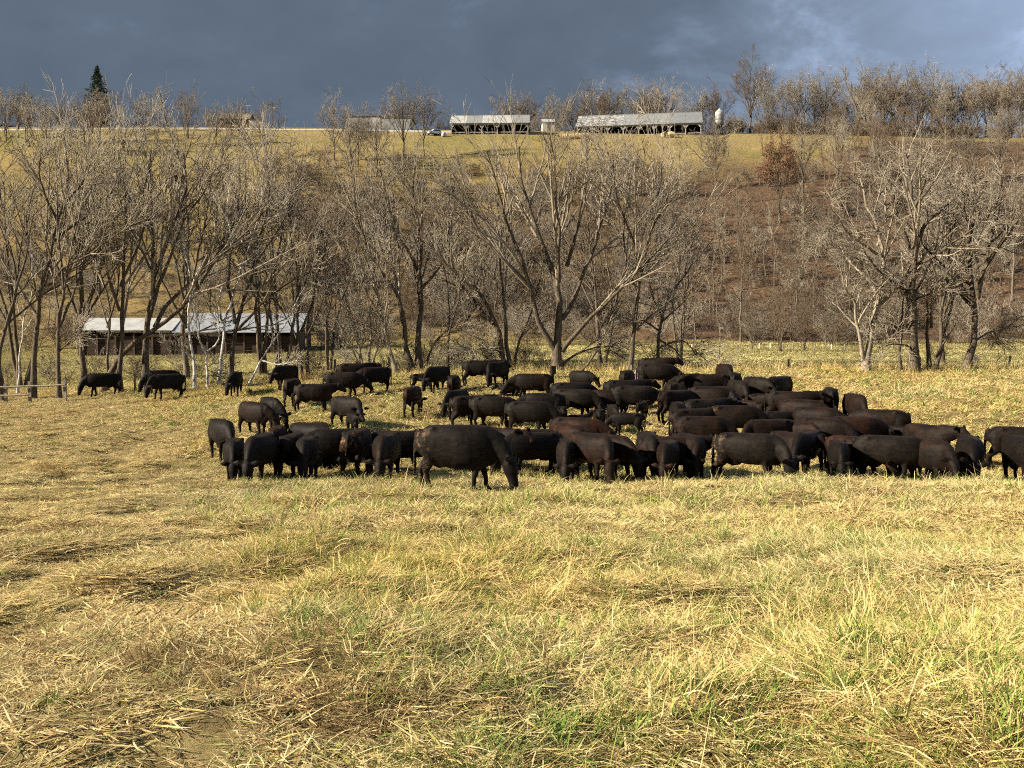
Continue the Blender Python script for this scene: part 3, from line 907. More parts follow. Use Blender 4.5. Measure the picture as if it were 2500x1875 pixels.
D, G, Wt = BARK, BARK_G, BARK_W
HERO = [
    # label, depth, style, trunk, limb, stems [(half width px, [(x, y) photo px ...], depth drift m)]
    ('dark tree at the picture edge behind the rail fence', 55, 'vase', D, D,
     [(6, [(8, 985), (3, 865), (20, 790), (50, 690), (30, 600), (12, 500), (18, 390)], 1), (4, [(5, 900), (-30, 780), (-45, 640), (-30, 480)], -2), (4, [(22, 780), (62, 640), (58, 500), (75, 380)], 2)]),
    ('tall dark trunk leaning right just behind the rail fence', 56, 'vase', D, G,
     [(8, [(79, 975), (92, 827), (111, 711), (131, 588), (146, 500), (160, 390), (150, 250)], 1),
      (4, [(113, 705), (161, 654), (230, 615), (307, 558), (370, 515)], -2), (5, [(131, 588), (173, 550), (227, 500), (270, 440), (300, 360)], 2),
      (3, [(110, 720), (160, 685), (215, 650), (250, 600)], 1), (4, [(140, 530), (110, 440), (95, 350), (105, 270)], -1.5), (4, [(150, 480), (200, 400), (215, 320), (225, 270)], 1)]),
    ('dark crooked trunk beside the end post of the rail fence', 55, 'vase', D, D,
     [(6, [(144, 962), (142, 865), (144, 769), (158, 715), (146, 615), (140, 520), (128, 400)], 1), (4, [(145, 800), (185, 700), (215, 600), (225, 480)], 2), (3, [(142, 860), (175, 830), (200, 815)], -1)]),
    ('small white-barked sapling behind the rail fence', 60, 'thin', Wt, Wt,
     [(4, [(42, 935), (54, 827), (61, 769), (81, 730), (88, 684), (84, 620)], 1), (3, [(58, 790), (40, 730), (30, 660)], 0)]),
    ('straight dark tree right behind the leftmost grazing cow', 57, 'vase', D, G,
     [(7, [(293, 958), (288, 807), (296, 692), (300, 577), (310, 480), (302, 380), (292, 280)], 1), (4, [(294, 700), (335, 590), (355, 480), (360, 360), (352, 270)], 2),
      (4, [(292, 760), (255, 640), (232, 540), (220, 430), (230, 330)], -1)]),
    ('slim dark tree between the fence and the cows', 58, 'vase', D, G,
     [(4, [(262, 948), (265, 769), (254, 692), (231, 608), (215, 500), (190, 390)], 1), (3, [(262, 800), (285, 700), (278, 600), (265, 480)], -1)]),
    ('thick fan-limbed tree with a nest, beside the two cows by the fence', 58, 'vase', D, G,
     [(10, [(355, 948), (357, 807), (369, 730), (384, 646), (415, 558), (434, 500), (452, 410), (448, 290)], 1),
      (8, [(250, 948), (292, 865), (346, 823), (415, 777), (461, 723), (511, 654), (569, 588), (615, 538), (655, 470)], -2),
      (6, [(378, 800), (412, 738), (477, 680), (515, 646), (560, 570), (600, 470)], 2), (6, [(360, 790), (400, 665), (423, 615), (453, 520), (500, 420), (510, 310)], -1),
      (5, [(380, 670), (372, 560), (350, 450), (365, 330), (370, 260)], 1.5), (4, [(430, 510), (480, 450), (530, 370), (545, 290)], -1)]),
    ('white-trunked sycamore with one straight stem', 56, 'thin', Wt, G,
     [(6, [(475, 945), (475, 846), (473, 769), (484, 692), (500, 654), (527, 600), (540, 520), (535, 420)], 1), (3, [(476, 880), (450, 860), (422, 852)], -1), (3, [(476, 890), (510, 905), (525, 912)], 0.5), (3, [(478, 740), (455, 650), (440, 560)], 1)]),
    ('forked white sycamore leaning right beside the shed', 57, 'thin', Wt, Wt,
     [(6, [(534, 940), (542, 846), (542, 769), (565, 715), (573, 654), (596, 592), (607, 555), (625, 470), (620, 380)], 1), (4, [(542, 790), (534, 723), (545, 660), (553, 600), (548, 500), (560, 400)], -1), (4, [(565, 715), (600, 660), (640, 610)], 1.5)]),
    ('short white sycamore with a dark foot, dividing low', 56, 'thin', Wt, Wt,
     [(5, [(507, 945), (507, 869), (534, 834), (534, 788), (520, 720)], 0.5), (4, [(507, 869), (484, 827), (484, 790), (470, 740)], -1)]),
    ('fallen white pole leaning steeply right', 56, 'thin', Wt, Wt, [(4, [(605, 935), (653, 854), (711, 777), (750, 700)], 0.5), (3, [(640, 880), (680, 890), (725, 880)], -0.5)]),
    ('dark tree leaning right from behind the sycamores', 58, 'vase', D, G,
     [(7, [(561, 938), (573, 827), (577, 788), (615, 684), (630, 596), (653, 500), (665, 400), (650, 310)], 1), (4, [(580, 805), (653, 730), (730, 673), (788, 642)], -1.5), (5, [(575, 790), (560, 680), (575, 570), (590, 460), (585, 340)], 2),
      (4, [(625, 640), (690, 540), (715, 460)], 1)]),
    ('pair of slim dark trunks right of the shed', 58, 'vase', D, D,
     [(5, [(736, 922), (730, 807), (723, 730), (726, 684), (712, 560), (700, 480)], 1), (5, [(752, 922), (749, 807), (765, 692), (788, 627), (800, 520)], -1), (3, [(735, 850), (700, 770), (670, 720)], 1)]),
    ('grey many-stemmed scrub tree with arching low stems', 58, 'bush', G, G,
     [(4, [(890, 908), (850, 840), (800, 800), (760, 790)], 1), (4, [(895, 908), (855, 780), (820, 720)], -1), (4, [(900, 908), (905, 800), (890, 690), (870, 620)], 1), (3, [(885, 908), (870, 800), (830, 690), (800, 640)], 2), (3, [(905, 908), (930, 820), (925, 760)], -1)]),
    ('pale tan leaning trunk left of the dark forked tree', 57, 'vase', G, G,
     [(6, [(968, 908), (940, 805), (920, 720), (909, 670), (880, 580), (855, 480)], 1), (4, [(962, 890), (945, 800), (950, 700), (940, 600)], -1)]),
    ('dark tree of two trunks, one leaning left and one forking high', 58, 'vase', D, G,
     [(8, [(1011, 908), (987, 839), (981, 788), (953, 720), (903, 642), (886, 585), (862, 500), (855, 430)], -1),
      (9, [(1024, 908), (1021, 822), (1018, 737), (1021, 697), (998, 619), (967, 568), (953, 500), (945, 410)], 1),
      (5, [(1021, 717), (1055, 670), (1089, 629), (1103, 585), (1103, 520), (1092, 420)], 2), (4, [(1035, 900), (1062, 839), (1109, 798), (1150, 810)], -1),
      (5, [(984, 790), (970, 703), (960, 635), (930, 540), (900, 450)], 2), (5, [(1019, 690), (1030, 590), (1015, 490), (1020, 390)], -1)]),
    ('thin dark tree between the forked trees', 57, 'thin', D, G, [(4, [(1091, 908), (1096, 822), (1089, 703), (1070, 600), (1075, 500)], 1), (3, [(1095, 815), (1120, 730), (1135, 640)], -1)]),
    ('clump of dark stems sprawling left behind two standing cows', 58, 'vase', D, G,
     [(8, [(1231, 906), (1218, 822), (1191, 754), (1150, 697), (1116, 683), (1090, 620), (1085, 540)], -1), (6, [(1243, 906), (1238, 737), (1228, 636), (1231, 551), (1222, 450)], 1),
      (4, [(1252, 906), (1270, 839), (1293, 788), (1310, 737), (1330, 660)], 1), (5, [(1204, 790), (1157, 734), (1120, 690), (1096, 650), (1075, 600)], 2), (3, [(1225, 860), (1180, 850), (1150, 860)], -1)]),
    ('largest hedgerow tree, forking low into three great limbs', 57, 'vase', D, G,
     [(12, [(1360, 910), (1360, 846), (1371, 778), (1371, 737), (1357, 663), (1333, 595), (1310, 534), (1288, 440), (1275, 340)], 1),
      (8, [(1354, 852), (1323, 798), (1306, 720), (1293, 653), (1269, 585), (1242, 517), (1212, 430), (1195, 360)], -2),
      (6, [(1299, 703), (1232, 636), (1187, 588), (1150, 530), (1130, 450)], -1), (6, [(1372, 780), (1404, 731), (1421, 676), (1445, 619), (1472, 551), (1490, 460), (1495, 370)], 2),
      (5, [(1364, 690), (1367, 585), (1360, 500), (1352, 400), (1345, 320)], -2), (5, [(1384, 650), (1411, 561), (1428, 500), (1438, 400), (1432, 320)], 1),
      (7, [(1371, 858), (1411, 805), (1449, 764), (1500, 710), (1560, 650), (1625, 580)], -1), (4, [(1374, 890), (1404, 866), (1450, 850), (1500, 845)], 1),
      (4, [(1415, 905), (1455, 856), (1479, 805), (1495, 740)], 0.5)]),
    ('slim dark tree tagged white at its foot', 57, 'vase', D, G,
     [(6, [(1536, 906), (1552, 812), (1560, 730), (1568, 663), (1574, 608), (1580, 540), (1600, 440), (1605, 350)], 1), (5, [(1571, 622), (1590, 568), (1622, 500), (1655, 420)], -1), (4, [(1555, 806), (1595, 766), (1625, 740)], 1),
      (4, [(1560, 730), (1530, 640), (1525, 540), (1540, 430)], 1.5), (4, [(1566, 670), (1540, 560), (1510, 460), (1505, 370)], -1.5)]),
    ('small dark tree with boughs sweeping right to the ground', 59, 'wide', D, D,
     [(5, [(1603, 898), (1617, 785), (1630, 730), (1666, 676), (1698, 636), (1734, 587)], 1), (3, [(1608, 850), (1660, 830), (1700, 860), (1740, 893)], -1), (3, [(1610, 830), (1650, 855), (1680, 895)], 0.5), (3, [(1620, 780), (1590, 720), (1580, 650)], 1), (3, [(1614, 810), (1560, 780), (1530, 790)], -1)]),
    ('pale old tree forking near the ground at the field edge', 57, 'wide', G, G,
     [(10, [(2113, 910), (2117, 866), (2132, 797), (2138, 706), (2141, 616), (2126, 534), (2108, 470), (2095, 390)], 1), (6, [(2108, 880), (2093, 782), (2090, 736), (2063, 706), (2050, 640)], -1),
      (4, [(2138, 690), (2087, 631), (2033, 615), (1990, 590)], 1), (4, [(2140, 620), (2093, 585), (2060, 550), (2030, 480)], -2), (4, [(2142, 600), (2160, 540), (2170, 450), (2165, 370)], 2), (3, [(2132, 740), (2170, 720), (2182, 705)], 0)]),
    ('stout grey-barked tree, thickest trunk at the field edge', 57, 'wide', D, G,
     [(13, [(2231, 912), (2231, 766), (2225, 706), (2225, 631), (2225, 555), (2219, 480), (2215, 400), (2205, 320)], 1),
      (7, [(2231, 620), (2262, 540), (2292, 504), (2337, 450), (2375, 380)], 1), (5, [(2228, 649), (2277, 628), (2337, 586), (2385, 545), (2420, 480)], -2),
      (5, [(2222, 715), (2171, 682), (2130, 640), (2100, 580)], -1), (4, [(2227, 727), (2277, 631), (2295, 570), (2300, 500)], 1.5), (5, [(2225, 610), (2198, 550), (2185, 500), (2170, 430), (2155, 350)], 2),
      (4, [(2235, 730), (2290, 710), (2325, 698)], -1), (5, [(2222, 520), (2250, 440), (2270, 360)], -1), (3, [(2233, 790), (2180, 800), (2130, 795)], 1), (3, [(2233, 850), (2190, 840), (2140, 850)], -1)]),
    ('reddish dead snag next to the stout field-edge tree', 57, 'thin', D, D, [(5, [(2198, 911), (2197, 836), (2201, 736), (2206, 690)], 0.5), (2, [(2197, 840), (2170, 790)], 0)]),
    ('twin dark trunks, one snapped off, right of the stout tree', 57, 'thin', D, G,
     [(7, [(2269, 911), (2266, 797), (2270, 700)], 0.5), (6, [(2283, 911), (2298, 827), (2307, 790), (2320, 700), (2325, 610)], 1), (4, [(2274, 800), (2272, 740), (2268, 690)], -0.5), (3, [(2285, 870), (2330, 800), (2360, 770)], -1)]),
    ('rightmost field-edge tree, bending at its bushy foot', 57, 'wide', D, D,
     [(10, [(2357, 913), (2366, 872), (2382, 836), (2388, 766), (2382, 721), (2382, 631), (2388, 570), (2400, 480), (2408, 390)], 1), (6, [(2387, 730), (2400, 640), (2415, 560), (2430, 470), (2440, 380)], -1), (5, [(2380, 736), (2337, 697), (2320, 620), (2330, 520)], 1),
      (5, [(2390, 715), (2415, 631), (2470, 576), (2500, 500)], 2), (4, [(2386, 640), (2360, 540), (2350, 440)], -1.5), (3, [(2384, 830), (2420, 810), (2450, 806)], 1)]),
]
for hi, (label, dep, style, tm, lm, stems) in enumerate(HERO):
    x0, y0 = stems[0][1][0]
    base = at(x0, y0, dep)
    base.z = gz(base.x, base.y) - 0.1
    ST = []
    rr_ = np.random.default_rng(500 + hi)
    for k, (hw, pl, drift) in enumerate(stems):
        n = len(pl)
        P = []
        for j, (px, py) in enumerate(pl):
            dd = dep + drift * 1.4 * (j / (n - 1)) ** 1.3
            if k > 0 and j == 0 and py < 895:
                # start on the first stem
                dd = dep + stems[0][2] * 1.4 * max(0, (y0 - py) / (y0 - stems[0][1][-1][1])) ** 1.3
            p = at(px, py + max(0, 560 - py) * (0.30 if x0 < 700 else 0.05 if x0 < 1900 else 0.26), dd)
            P.append((p.x - base.x, p.y - base.y, p.z - base.z))
        if k == 0 or pl[0][1] >= 895:
            P[0] = (P[0][0], P[0][1], gz(base.x + P[0][0], base.y + P[0][1]) - base.z - 0.1)
        r0 = hw * dep / F * (0.72 if tm is Wt else 1.0)
        ST.append((P, r0, max(0.02, r0 * 0.18)))
    tw = TWIG if hi % 3 else TWIG_R
    ms_ = tree_meshes('hero', 40 + hi, ST, DEN[style], tm, lm, tw, rmin=0.012)
    place_tree('bare_tree', ms_, base, label)


# --- generic bare trees for hillside and ridge
def generic(seed, h, kind, twig_r, levels):
    r = np.random.default_rng(seed)
    st = []
    if kind == 'multi':
        n = 3
        for k in range(n):
            a = k * 2.1 + r.random()
            s = 0.10 + 0.14 * r.random()
            hh = h * (0.75 + 0.25 * r.random())
            st.append(([(0.12 * math.cos(a), 0.12 * math.sin(a), -0.3), (s * 0.3 * h * math.cos(a), s * 0.3 * h * math.sin(a), hh * 0.35), (s * 0.8 * h * math.cos(a), s * 0.8 * h * math.sin(a), hh * 0.7), (s * h * math.cos(a), s * h * math.sin(a), hh)], h * 0.011, 0.02))
    elif kind in ('pole', 'sparse'):
        st.append(([(0, 0, -0.3), (r.normal(0, .2), r.normal(0, .2), h * 0.4), (r.normal(0, .4), r.normal(0, .4), h * 0.75), (r.normal(0, .6), r.normal(0, .6), h)], h * 0.0105, 0.02))
    else:   # open crown: short trunk, fanning limbs
        hb = h * (0.22 + 0.1 * r.random())
        st.append(([(0, 0, -0.3), (r.normal(0, .1), r.normal(0, .1), hb), (r.normal(0, .4), r.normal(0, .4), h * 0.65), (r.normal(0, .6), r.normal(0, .6), h)], h * 0.015, 0.03))
        for k in range(5):
            a = k * 1.256 + r.random() * 0.7
            s = h * (0.16 + 0.12 * r.random())
            z0 = hb * (0.85 + 0.5 * r.random())
            st.append(([(0, 0, z0), (s * 0.45 * math.cos(a), s * 0.45 * math.sin(a), z0 + h * 0.18), (s * 0.85 * math.cos(a), s * 0.85 * math.sin(a), z0 + h * 0.34), (s * math.cos(a), s * math.sin(a), min(h * 0.95, z0 + h * 0.5))], h * 0.008, 0.02))
    return st, levels, twig_r


HL = [dict(k=7, tmin=0.25, tmax=1.0, ang=(18, 46), lfac=0.44, lmin=1.2, up=0.22, n=6, rfac=0.015, wob=0.07, tip=0.35),
      dict(k=6, tmin=0.15, tmax=1.0, ang=(20, 50), lfac=0.5, lmin=0.8, up=0.15, n=4, rfac=0.014, wob=0.09, tip=0.4),
      dict(k=4, tmin=0.15, tmax=1.0, ang=(22, 54), lfac=0.55, lmin=0.6, up=0.08, n=3, rfac=0.014, wob=0.1, tip=0.5)]
HLp = [dict(k=16, tmin=0.35, tmax=1.0, ang=(26, 58), lfac=0.21, lmin=1.0, up=0.25, n=6, rfac=0.014, wob=0.07, tip=0.35),
       dict(k=6, tmin=0.2, tmax=1.0, ang=(20, 50), lfac=0.5, lmin=0.7, up=0.15, n=4, rfac=0.014, wob=0.09, tip=0.4),
       dict(k=4, tmin=0.15, tmax=1.0, ang=(22, 54), lfac=0.55, lmin=0.5, up=0.1, n=3, rfac=0.014, wob=0.1, tip=0.5)]
HLs = [dict(k=9, tmin=0.4, tmax=1.0, ang=(24, 60), lfac=0.22, lmin=1.0, up=0.3, n=6, rfac=0.015, wob=0.08, tip=0.35),
       dict(k=4, tmin=0.2, tmax=1.0, ang=(20, 50), lfac=0.5, lmin=0.7, up=0.15, n=4, rfac=0.014, wob=0.09, tip=0.4),
       dict(k=3, tmin=0.15, tmax=1.0, ang=(22, 54), lfac=0.55, lmin=0.5, up=0.1, n=3, rfac=0.014, wob=0.1, tip=0.5)]
HLr = [dict(k=8, tmin=0.22, tmax=1.0, ang=(18, 46), lfac=0.42, lmin=1.6, up=0.25, n=6, rfac=0.013, wob=0.09, tip=0.4),
       dict(k=5, tmin=0.15, tmax=1.0, ang=(22, 55), lfac=0.5, lmin=1.0, up=0.15, n=4, rfac=0.013, wob=0.1, tip=0.45),
       dict(k=3, tmin=0.15, tmax=1.0, ang=(22, 50), lfac=0.6, lmin=0.9, up=0.08, n=2, rfac=0.013, wob=0.1, tip=0.5)]
HILL = []
for k, (kind, h) in enumerate((('open', 12.0), ('multi', 11.0), ('pole', 14.0), ('open', 14.0), ('pole', 12.0), ('multi', 13.0), ('open', 10.0), ('sparse', 13.0), ('sparse', 15.0))):
    st, lv, tr_ = generic(700 + k, h, kind, 0.016, {'pole': HLp, 'sparse': HLs}.get(kind, HL))
    HILL.append((kind, h, tree_meshes('hill', 720 + k, st, lv, BARK if k % 2 else BARK_M, BARK_M if k % 2 else BARK, (TWIG_R, TWIG_D, TWIG)[k % 3], sides=(6, 4, 3, 3, 3), rmin=0.014)))
RIDGE = []
for k, (kind, h) in enumerate((('open', 18.0), ('open', 20.0), ('open', 19.0), ('multi', 17.0), ('open', 16.0))):
    st, lv, tr_ = generic(800 + k, h, kind, 0.03, HLr)
    RIDGE.append((kind, h, tree_meshes('ridge', 820 + k, st, lv, BARK, BARK, (TWIG_R, TWIG_D, TWIG)[k % 3], sides=(6, 4, 3, 3, 3), rmin=0.026)))


LOTS = []


def put(pool, k, px, py, hpx, label, group, name='bare_tree', depth=None, wide=1.0):
    p = hit(px, py, 62) if depth is None else at(px, py, depth)
    if p is None:
        return None
    p.z = gz(p.x, p.y) - 0.15
    kind, h, ms_ = pool[k % len(pool)]
    s = (hpx * p.y / F) / h if hpx else 1.0
    e = place_tree(name, ms_, p, label, group, rz=random.random() * 6.28, s=s * wide, sz=s)
    if group:
        LOTS.append((e, px, py, kind, s * h))
    return e


# trees standing singly on the upper field
for px, py, hpx, k, label in (
        (816, 393, 155, 0, 'lone round-crowned tree on the upper field, left of the white shed'),
        (859, 432, 150, 3, 'bare tree lowest on the upper field below the white shed'),
        (874, 403, 130, 6, 'thin bare tree below the left end of the white shed'),
        (895, 418, 120, 4, 'narrow bare tree in front of the middle of the white shed'),
        (920, 418, 140, 0, 'forked bare tree in front of the right half of the white shed'),
        (985, 386, 165, 3, 'tall bare tree at the right end of the white shed'),
        (962, 335, 118, 2, 'dark slanting tree touching the right end of the white shed'),
        (1035, 380, 150, 0, 'round-crowned bare tree beside the white car on the ridge'),
        (653, 393, 138, 1, 'forked bare tree below the utility pole on the ridge'),
        (590, 400, 130, 4, 'slim bare tree below the cream shed on the ridge'),
        (114, 378, 118, 5, 'dark bare tree on the upper field, left of the spruce'),
        (1745, 470, 165, 0, 'dark spreading tree on the slope below the silo'),
        (1960, 470, 170, 3, 'crooked bare tree on the slope right of the russet oak'),
        (2470, 735, 330, 2, 'pale bare trunk on the brown slope at the picture edge'),
        (1905, 860, 130, 1, 'young pale tree at the foot of the wooded slope'),
        (1965, 858, 120, 1, 'small silvery young tree beside the valley fence'),
        (1835, 858, 105, 6, 'small bare tree standing in the valley fence line'),
        (2015, 850, 110, 6, 'low dark tree right of the silvery young tree')):
    put(HILL, k, px, py, hpx, label, None)

# taller trees standing behind the hedgerow
for px, dep, hpx, k, label in ((55, 66, 610, 1, 'tall many-stemmed tree behind the rail fence trees'), (205, 68, 600, 3, 'tall tree behind the slim hedgerow trees left of the shed'), 
                               (455, 66, 600, 0, 'spreading tree behind the straight white sycamore'), (640, 67, 560, 5, 'many-stemmed tree behind the fallen white pole'), (690, 69, 500, 1, 'many-stemmed grey tree at the right end of the shed'),
                               (800, 66, 430, 1, 'low many-stemmed tree left of the grey scrub tree'), (1470, 69, 480, 1, 'many-stemmed tree behind the right limb of the largest tree'),
                               (1660, 68, 380, 5, 'low many-stemmed tree right of the sweeping boughs'), (2300, 70, 470, 3, 'spreading tree behind the twin dark trunks')):
    put(HILL, k, px, 900, hpx, label, None, depth=dep, wide=0.9)

# wooded slope, individual trunks
rs = random.Random(5)
made = []


def wood(n, x0, x1, y0, y1, hlo, hhi, label, group, minpx, pool=HILL, kinds=None):
    c, tries = 0, 0
    while c < n and tries < n * 60:
        tries += 1
        px, py = rs.uniform(x0, x1), rs.uniform(y0, y1)
        p = hit(px, py, 112)
        if p is None or any((p.x - q[0]) ** 2 + (p.y - q[1]) ** 2 < minpx ** 2 for q in made):
            continue
        made.append((p.x, p.y))
        k = rs.choice(kinds) if kinds else rs.randrange(len(pool))
        hm = rs.uniform(hlo, hhi)
        put(pool, k, px, py, hm * F / p.y, label, group)
        c += 1


wood(52, 1600, 2060, 440, 838, 9, 15, 'bare tree in the brown leaf-littered wood on the slope', 'trees of the wooded slope', 2.6, kinds=(2, 4, 7, 8, 7, 8))
wood(34, 2060, 2520, 440, 830, 8, 14, 'bare tree in the brown leaf-littered wood on the slope', 'trees of the wooded slope', 3.2, kinds=(2, 4, 7, 8, 3))
wood(14, 1480, 1620, 430, 830, 8, 13, 'bare tree in the brown leaf-littered wood on the slope', 'trees of the wooded slope', 3.0)
wood(36, 2030, 2530, 348, 455, 9, 14, 'bare tree high on the wooded slope under the ridge wood', 'trees high on the wooded slope', 3.0)
wood(44, 640, 1500, 420, 825, 7, 12.5, 'bare tree in the dense grey scrub of the middle slope', 'trees of the scrubby middle slope', 3.0)
wood(17, -30, 640, 470, 800, 6, 11, 'small bare tree on the grassy slope above the shed', 'trees of the grassy slope', 4.0)
wood(24, -20, 600, 314, 372, 9, 13, 'bare tree along the ridge by the spruce and brown house', 'trees on the ridge beside the house', 3.0, pool=HILL, kinds=(0, 1, 3, 5))

# trees along the skyline, behind the barns
for (x0, x1, n, d0, d1, hp0, hp1, label, group) in (
        (1205, 1420, 9, 315, 350, 110, 135, 'bare tree on the skyline behind the long barns', 'skyline trees behind the barns'),
        (1420, 1760, 14, 318, 350, 125, 165, 'bare tree on the skyline behind the open barn', 'skyline trees behind the open barn'),
        (1850, 2120, 13, 300, 340, 135, 175, 'tall bare tree in the ridge wood right of the silo', 'ridge wood right of the silo'),
        (2120, 2540, 26, 285, 335, 140, 195, 'tall bare tree in the dense ridge wood at the picture edge', 'dense ridge wood')):
    for k in range(n):
        px = x0 + (x1 - x0) * (k + 0.2 + 0.6 * rs.random()) / n
        d = rs.uniform(d0, d1)
        hp = rs.uniform(hp0, hp1) * 0.9
        put(RIDGE, rs.randrange(5), px, 330, hp, label, group, depth=d)
for px, hp, k, label in ((1830, 185, 1, 'tallest broad oak on the skyline right of the silo'), (2095, 170, 0, 'broad round-topped skyline tree in the ridge wood')):
    put(RIDGE, k, px, 332, hp, label, None, depth=296, wide=1.05)
for k in range(9):
    put(RIDGE, rs.randrange(5), -10 + k * 14, 318, rs.uniform(28, 48), 'low distant woodland tree behind the parked truck', 'distant trees behind the truck', depth=420)
for k in range(6):
    put(RIDGE, rs.randrange(5), 880 + k * 22 + rs.random() * 14, 322, rs.uniform(70, 100), 'bare tree behind the white shed on the ridge', 'trees behind the white shed', depth=330)
for k in range(5):
    put(RIDGE, rs.randrange(5), 1075 + k * 28 + rs.random() * 10, 322, rs.uniform(55, 80), 'low bare tree behind the nearer barn on the ridge', 'trees behind the nearer barn', depth=335)

# every wood tree gets a label of its own: form, height on the slope, what it stands below, order among its likes
SLOPE_LM = [(150, 'above the rail fence'), (415, 'above the shed\'s white half'), (760, 'above the shed\'s bluish half'), (1040, 'below the white ridge shed'), (1300, 'below the white-roofed barn'), (1540, 'below the big barn\'s left half'),
            (1770, 'below the silo'), (1960, 'below the russet oak'), (2160, 'behind the pale forked tree'), (2310, 'behind the stout field-edge tree'), (9999, 'at the right picture edge')]
RIDGE_LM = [(100, 'behind the pickup truck'), (330, 'beside the spruce'), (700, 'around the brown house'), (1040, 'behind the white ridge shed'), (1300, 'behind the white-roofed barn'), (1560, 'behind the big barn\'s left half'), (1765, 'behind the big barn\'s silo end'),
            (1960, 'just right of the silo'), (2150, 'right of the broad oak'), (2330, 'in the thick ridge wood'), (9999, 'at the right picture edge')]
ORD = ['first', 'second', 'third', 'fourth', 'fifth', 'sixth', 'seventh', 'eighth', 'ninth', 'tenth', 'eleventh', 'twelfth', 'thirteenth', 'fourteenth', 'fifteenth', 'sixteenth', 'seventeenth', 'eighteenth', 'nineteenth', 'twentieth', 'twenty-first']
bag = {}
for e, px, py, kind, hm in LOTS:
    sky_ = py < 347
    lm = next(t_ for x_, t_ in (RIDGE_LM if sky_ else SLOPE_LM) if px < x_)
    band = 'on the skyline' if sky_ else 'high on the slope' if py < 490 else 'on the upper slope' if py < 600 else 'midway up the slope' if py < 715 else 'low on the slope'
    form = {'open': 'spreading', 'multi': 'many-stemmed', 'pole': 'slender straight', 'sparse': 'thin sparse'}[kind]
    bag.setdefault('%s tree %s %s' % (form, band, lm), []).append((px, e))
for lb, l_ in bag.items():
    l_.sort(key=lambda a: a[0])
    for k, (px, e) in enumerate(l_):
        e['label'] = lb if len(l_) == 1 else '%s, %s from left' % (lb, ORD[min(k, 20)])

# oak that kept its russet leaves, and the spruce
LEAF_R = noisy('russet_leaf', (0.13, 0.062, 0.032), (0.28, 0.15, 0.082), 1.5, 0.8, 0.0)
NEEDLE = noisy('spruce_needle', (0.012, 0.028, 0.014), (0.04, 0.07, 0.03), 1.2, 0.85, 0.0)


def leaf_cards(r, pts, size, spread):
    n = len(pts)
    c = pts + r.normal(0, spread, (n, 3))
    a = r.normal(size=(n, 3)); a /= np.linalg.norm(a, axis=1, keepdims=True)
    b_ = np.cross(a, r.normal(size=(n, 3))); b_ /= np.linalg.norm(b_, axis=1, keepdims=True)
    s = size * (0.6 + 0.8 * r.random((n, 1)))
    V = np.stack([c - a * s, c + b_ * s * 0.6, c + a * s, c - b_ * s * 0.6], axis=1).reshape(-1, 3)
    return V, np.arange(n * 4).reshape(-1, 4)


st, lv, _ = generic(951, 13.0, 'open', 0, HL)
r_ = np.random.default_rng(952)
tm_, lvch = grow(953, st, HL, (6, 4, 3, 3), 0.017)
tip = lvch[2][0]
sel = tip[r_.integers(0, len(tip), 15000)]
p = hit(1905, 545, 112); p.z -= 0.1
e = tag(empty('oak_tree', p, 1.0), 'oak still holding russet brown leaves on the wooded slope', 'tree')
s_ = 200 * p.y / F / 13.0
e.scale = (s_ * 0.85, s_ * 0.85, s_)
v, q = tm_
link('trunk', mesh_np('oak_trunk', v, quads=q, smooth=True), BARK, e)
v, q = join_np(lvch)
link('limbs', mesh_np('oak_limbs', v, quads=q, smooth=True), BARK, e)
v, q = leaf_cards(r_, sel, 0.075, 0.22)
link('crown', mesh_np('oak_leaves', v, quads=q), LEAF_R, e)

p = at(240, 315, 300); p.z = gz(p.x, p.y) - 0.2
H_ = 148 * 300 / F
e = tag(empty('spruce_tree', p), 'dark green spruce towering over the ridge', 'tree')
v, q = tubes(np.array([[(0, 0, 0), (0, 0, H_ * 0.5), (0, 0, H_ * 0.98)]]), np.array([[0.3, 0.16, 0.02]]), 7)
link('trunk', mesh_np('spruce_trunk', v, quads=q, smooth=True), BARK, e)
ch = []
r_ = np.random.default_rng(33)
for k in range(240):
    f = (k + r_.random()) / 240
    z = H_ * (0.06 + 0.93 * f)
    L = min(3.7, (1 - f) * H_ * 0.40) * (0.5 + 0.7 * r_.random()) + 0.15
    a = k * 2.4 + r_.normal(0, 0.3)
    n = int(34 + 60 * (1 - f))
    tt = r_.random(n) ** 0.7
    px_ = tt * L
    pts = np.stack([np.cos(a) * px_, np.sin(a) * px_, z + 0.25 * L * tt ** 2 - 0.38 * L * tt + r_.normal(0, 0.05, n)], axis=-1)
    ch.append(leaf_cards(r_, pts, 0.17, 0.13))
v, q = join_np(ch)
link('crown', mesh_np('spruce_crown', v, quads=q), NEEDLE, e)

# undergrowth: grey-brown scrub nobody could count, on the slope and under the hedgerow
UB = []
for k in range(5):
    r = np.random.default_rng(60 + k)
    st = []
    for j in range(7):
        a = j * 0.9 + r.random(); s = 0.5 + 0.9 * r.random(); h = 1.5 + 1.6 * r.random()
        st.append(([(0.1 * math.cos(a), 0.1 * math.sin(a), -0.1), (s * 0.4 * math.cos(a), s * 0.4 * math.sin(a), h * 0.5), (s * math.cos(a), s * math.sin(a), h)], 0.022, 0.008))
    tk, lvv = grow(70 + k, st, [dict(k=7, tmin=0.15, tmax=1.0, ang=(22, 60), lfac=0.4, lmin=0.3, up=0.2, n=4, rfac=0.018, wob=0.15),
                                dict(k=5, tmin=0.15, tmax=1.0, ang=(25, 60), lfac=0.5, lmin=0.22, up=0.1, n=2, rfac=0.018, wob=0.15)], (3, 3, 3), 0.011)
    v, q = join_np([tk] + lvv)
    me = mesh_np('scrub', v, quads=q, smooth=True); me.materials.append((TWIG_D, TWIG_R, TWIG_D, TWIG_D, TWIG)[k])
    UB.append(me)
n = 7600
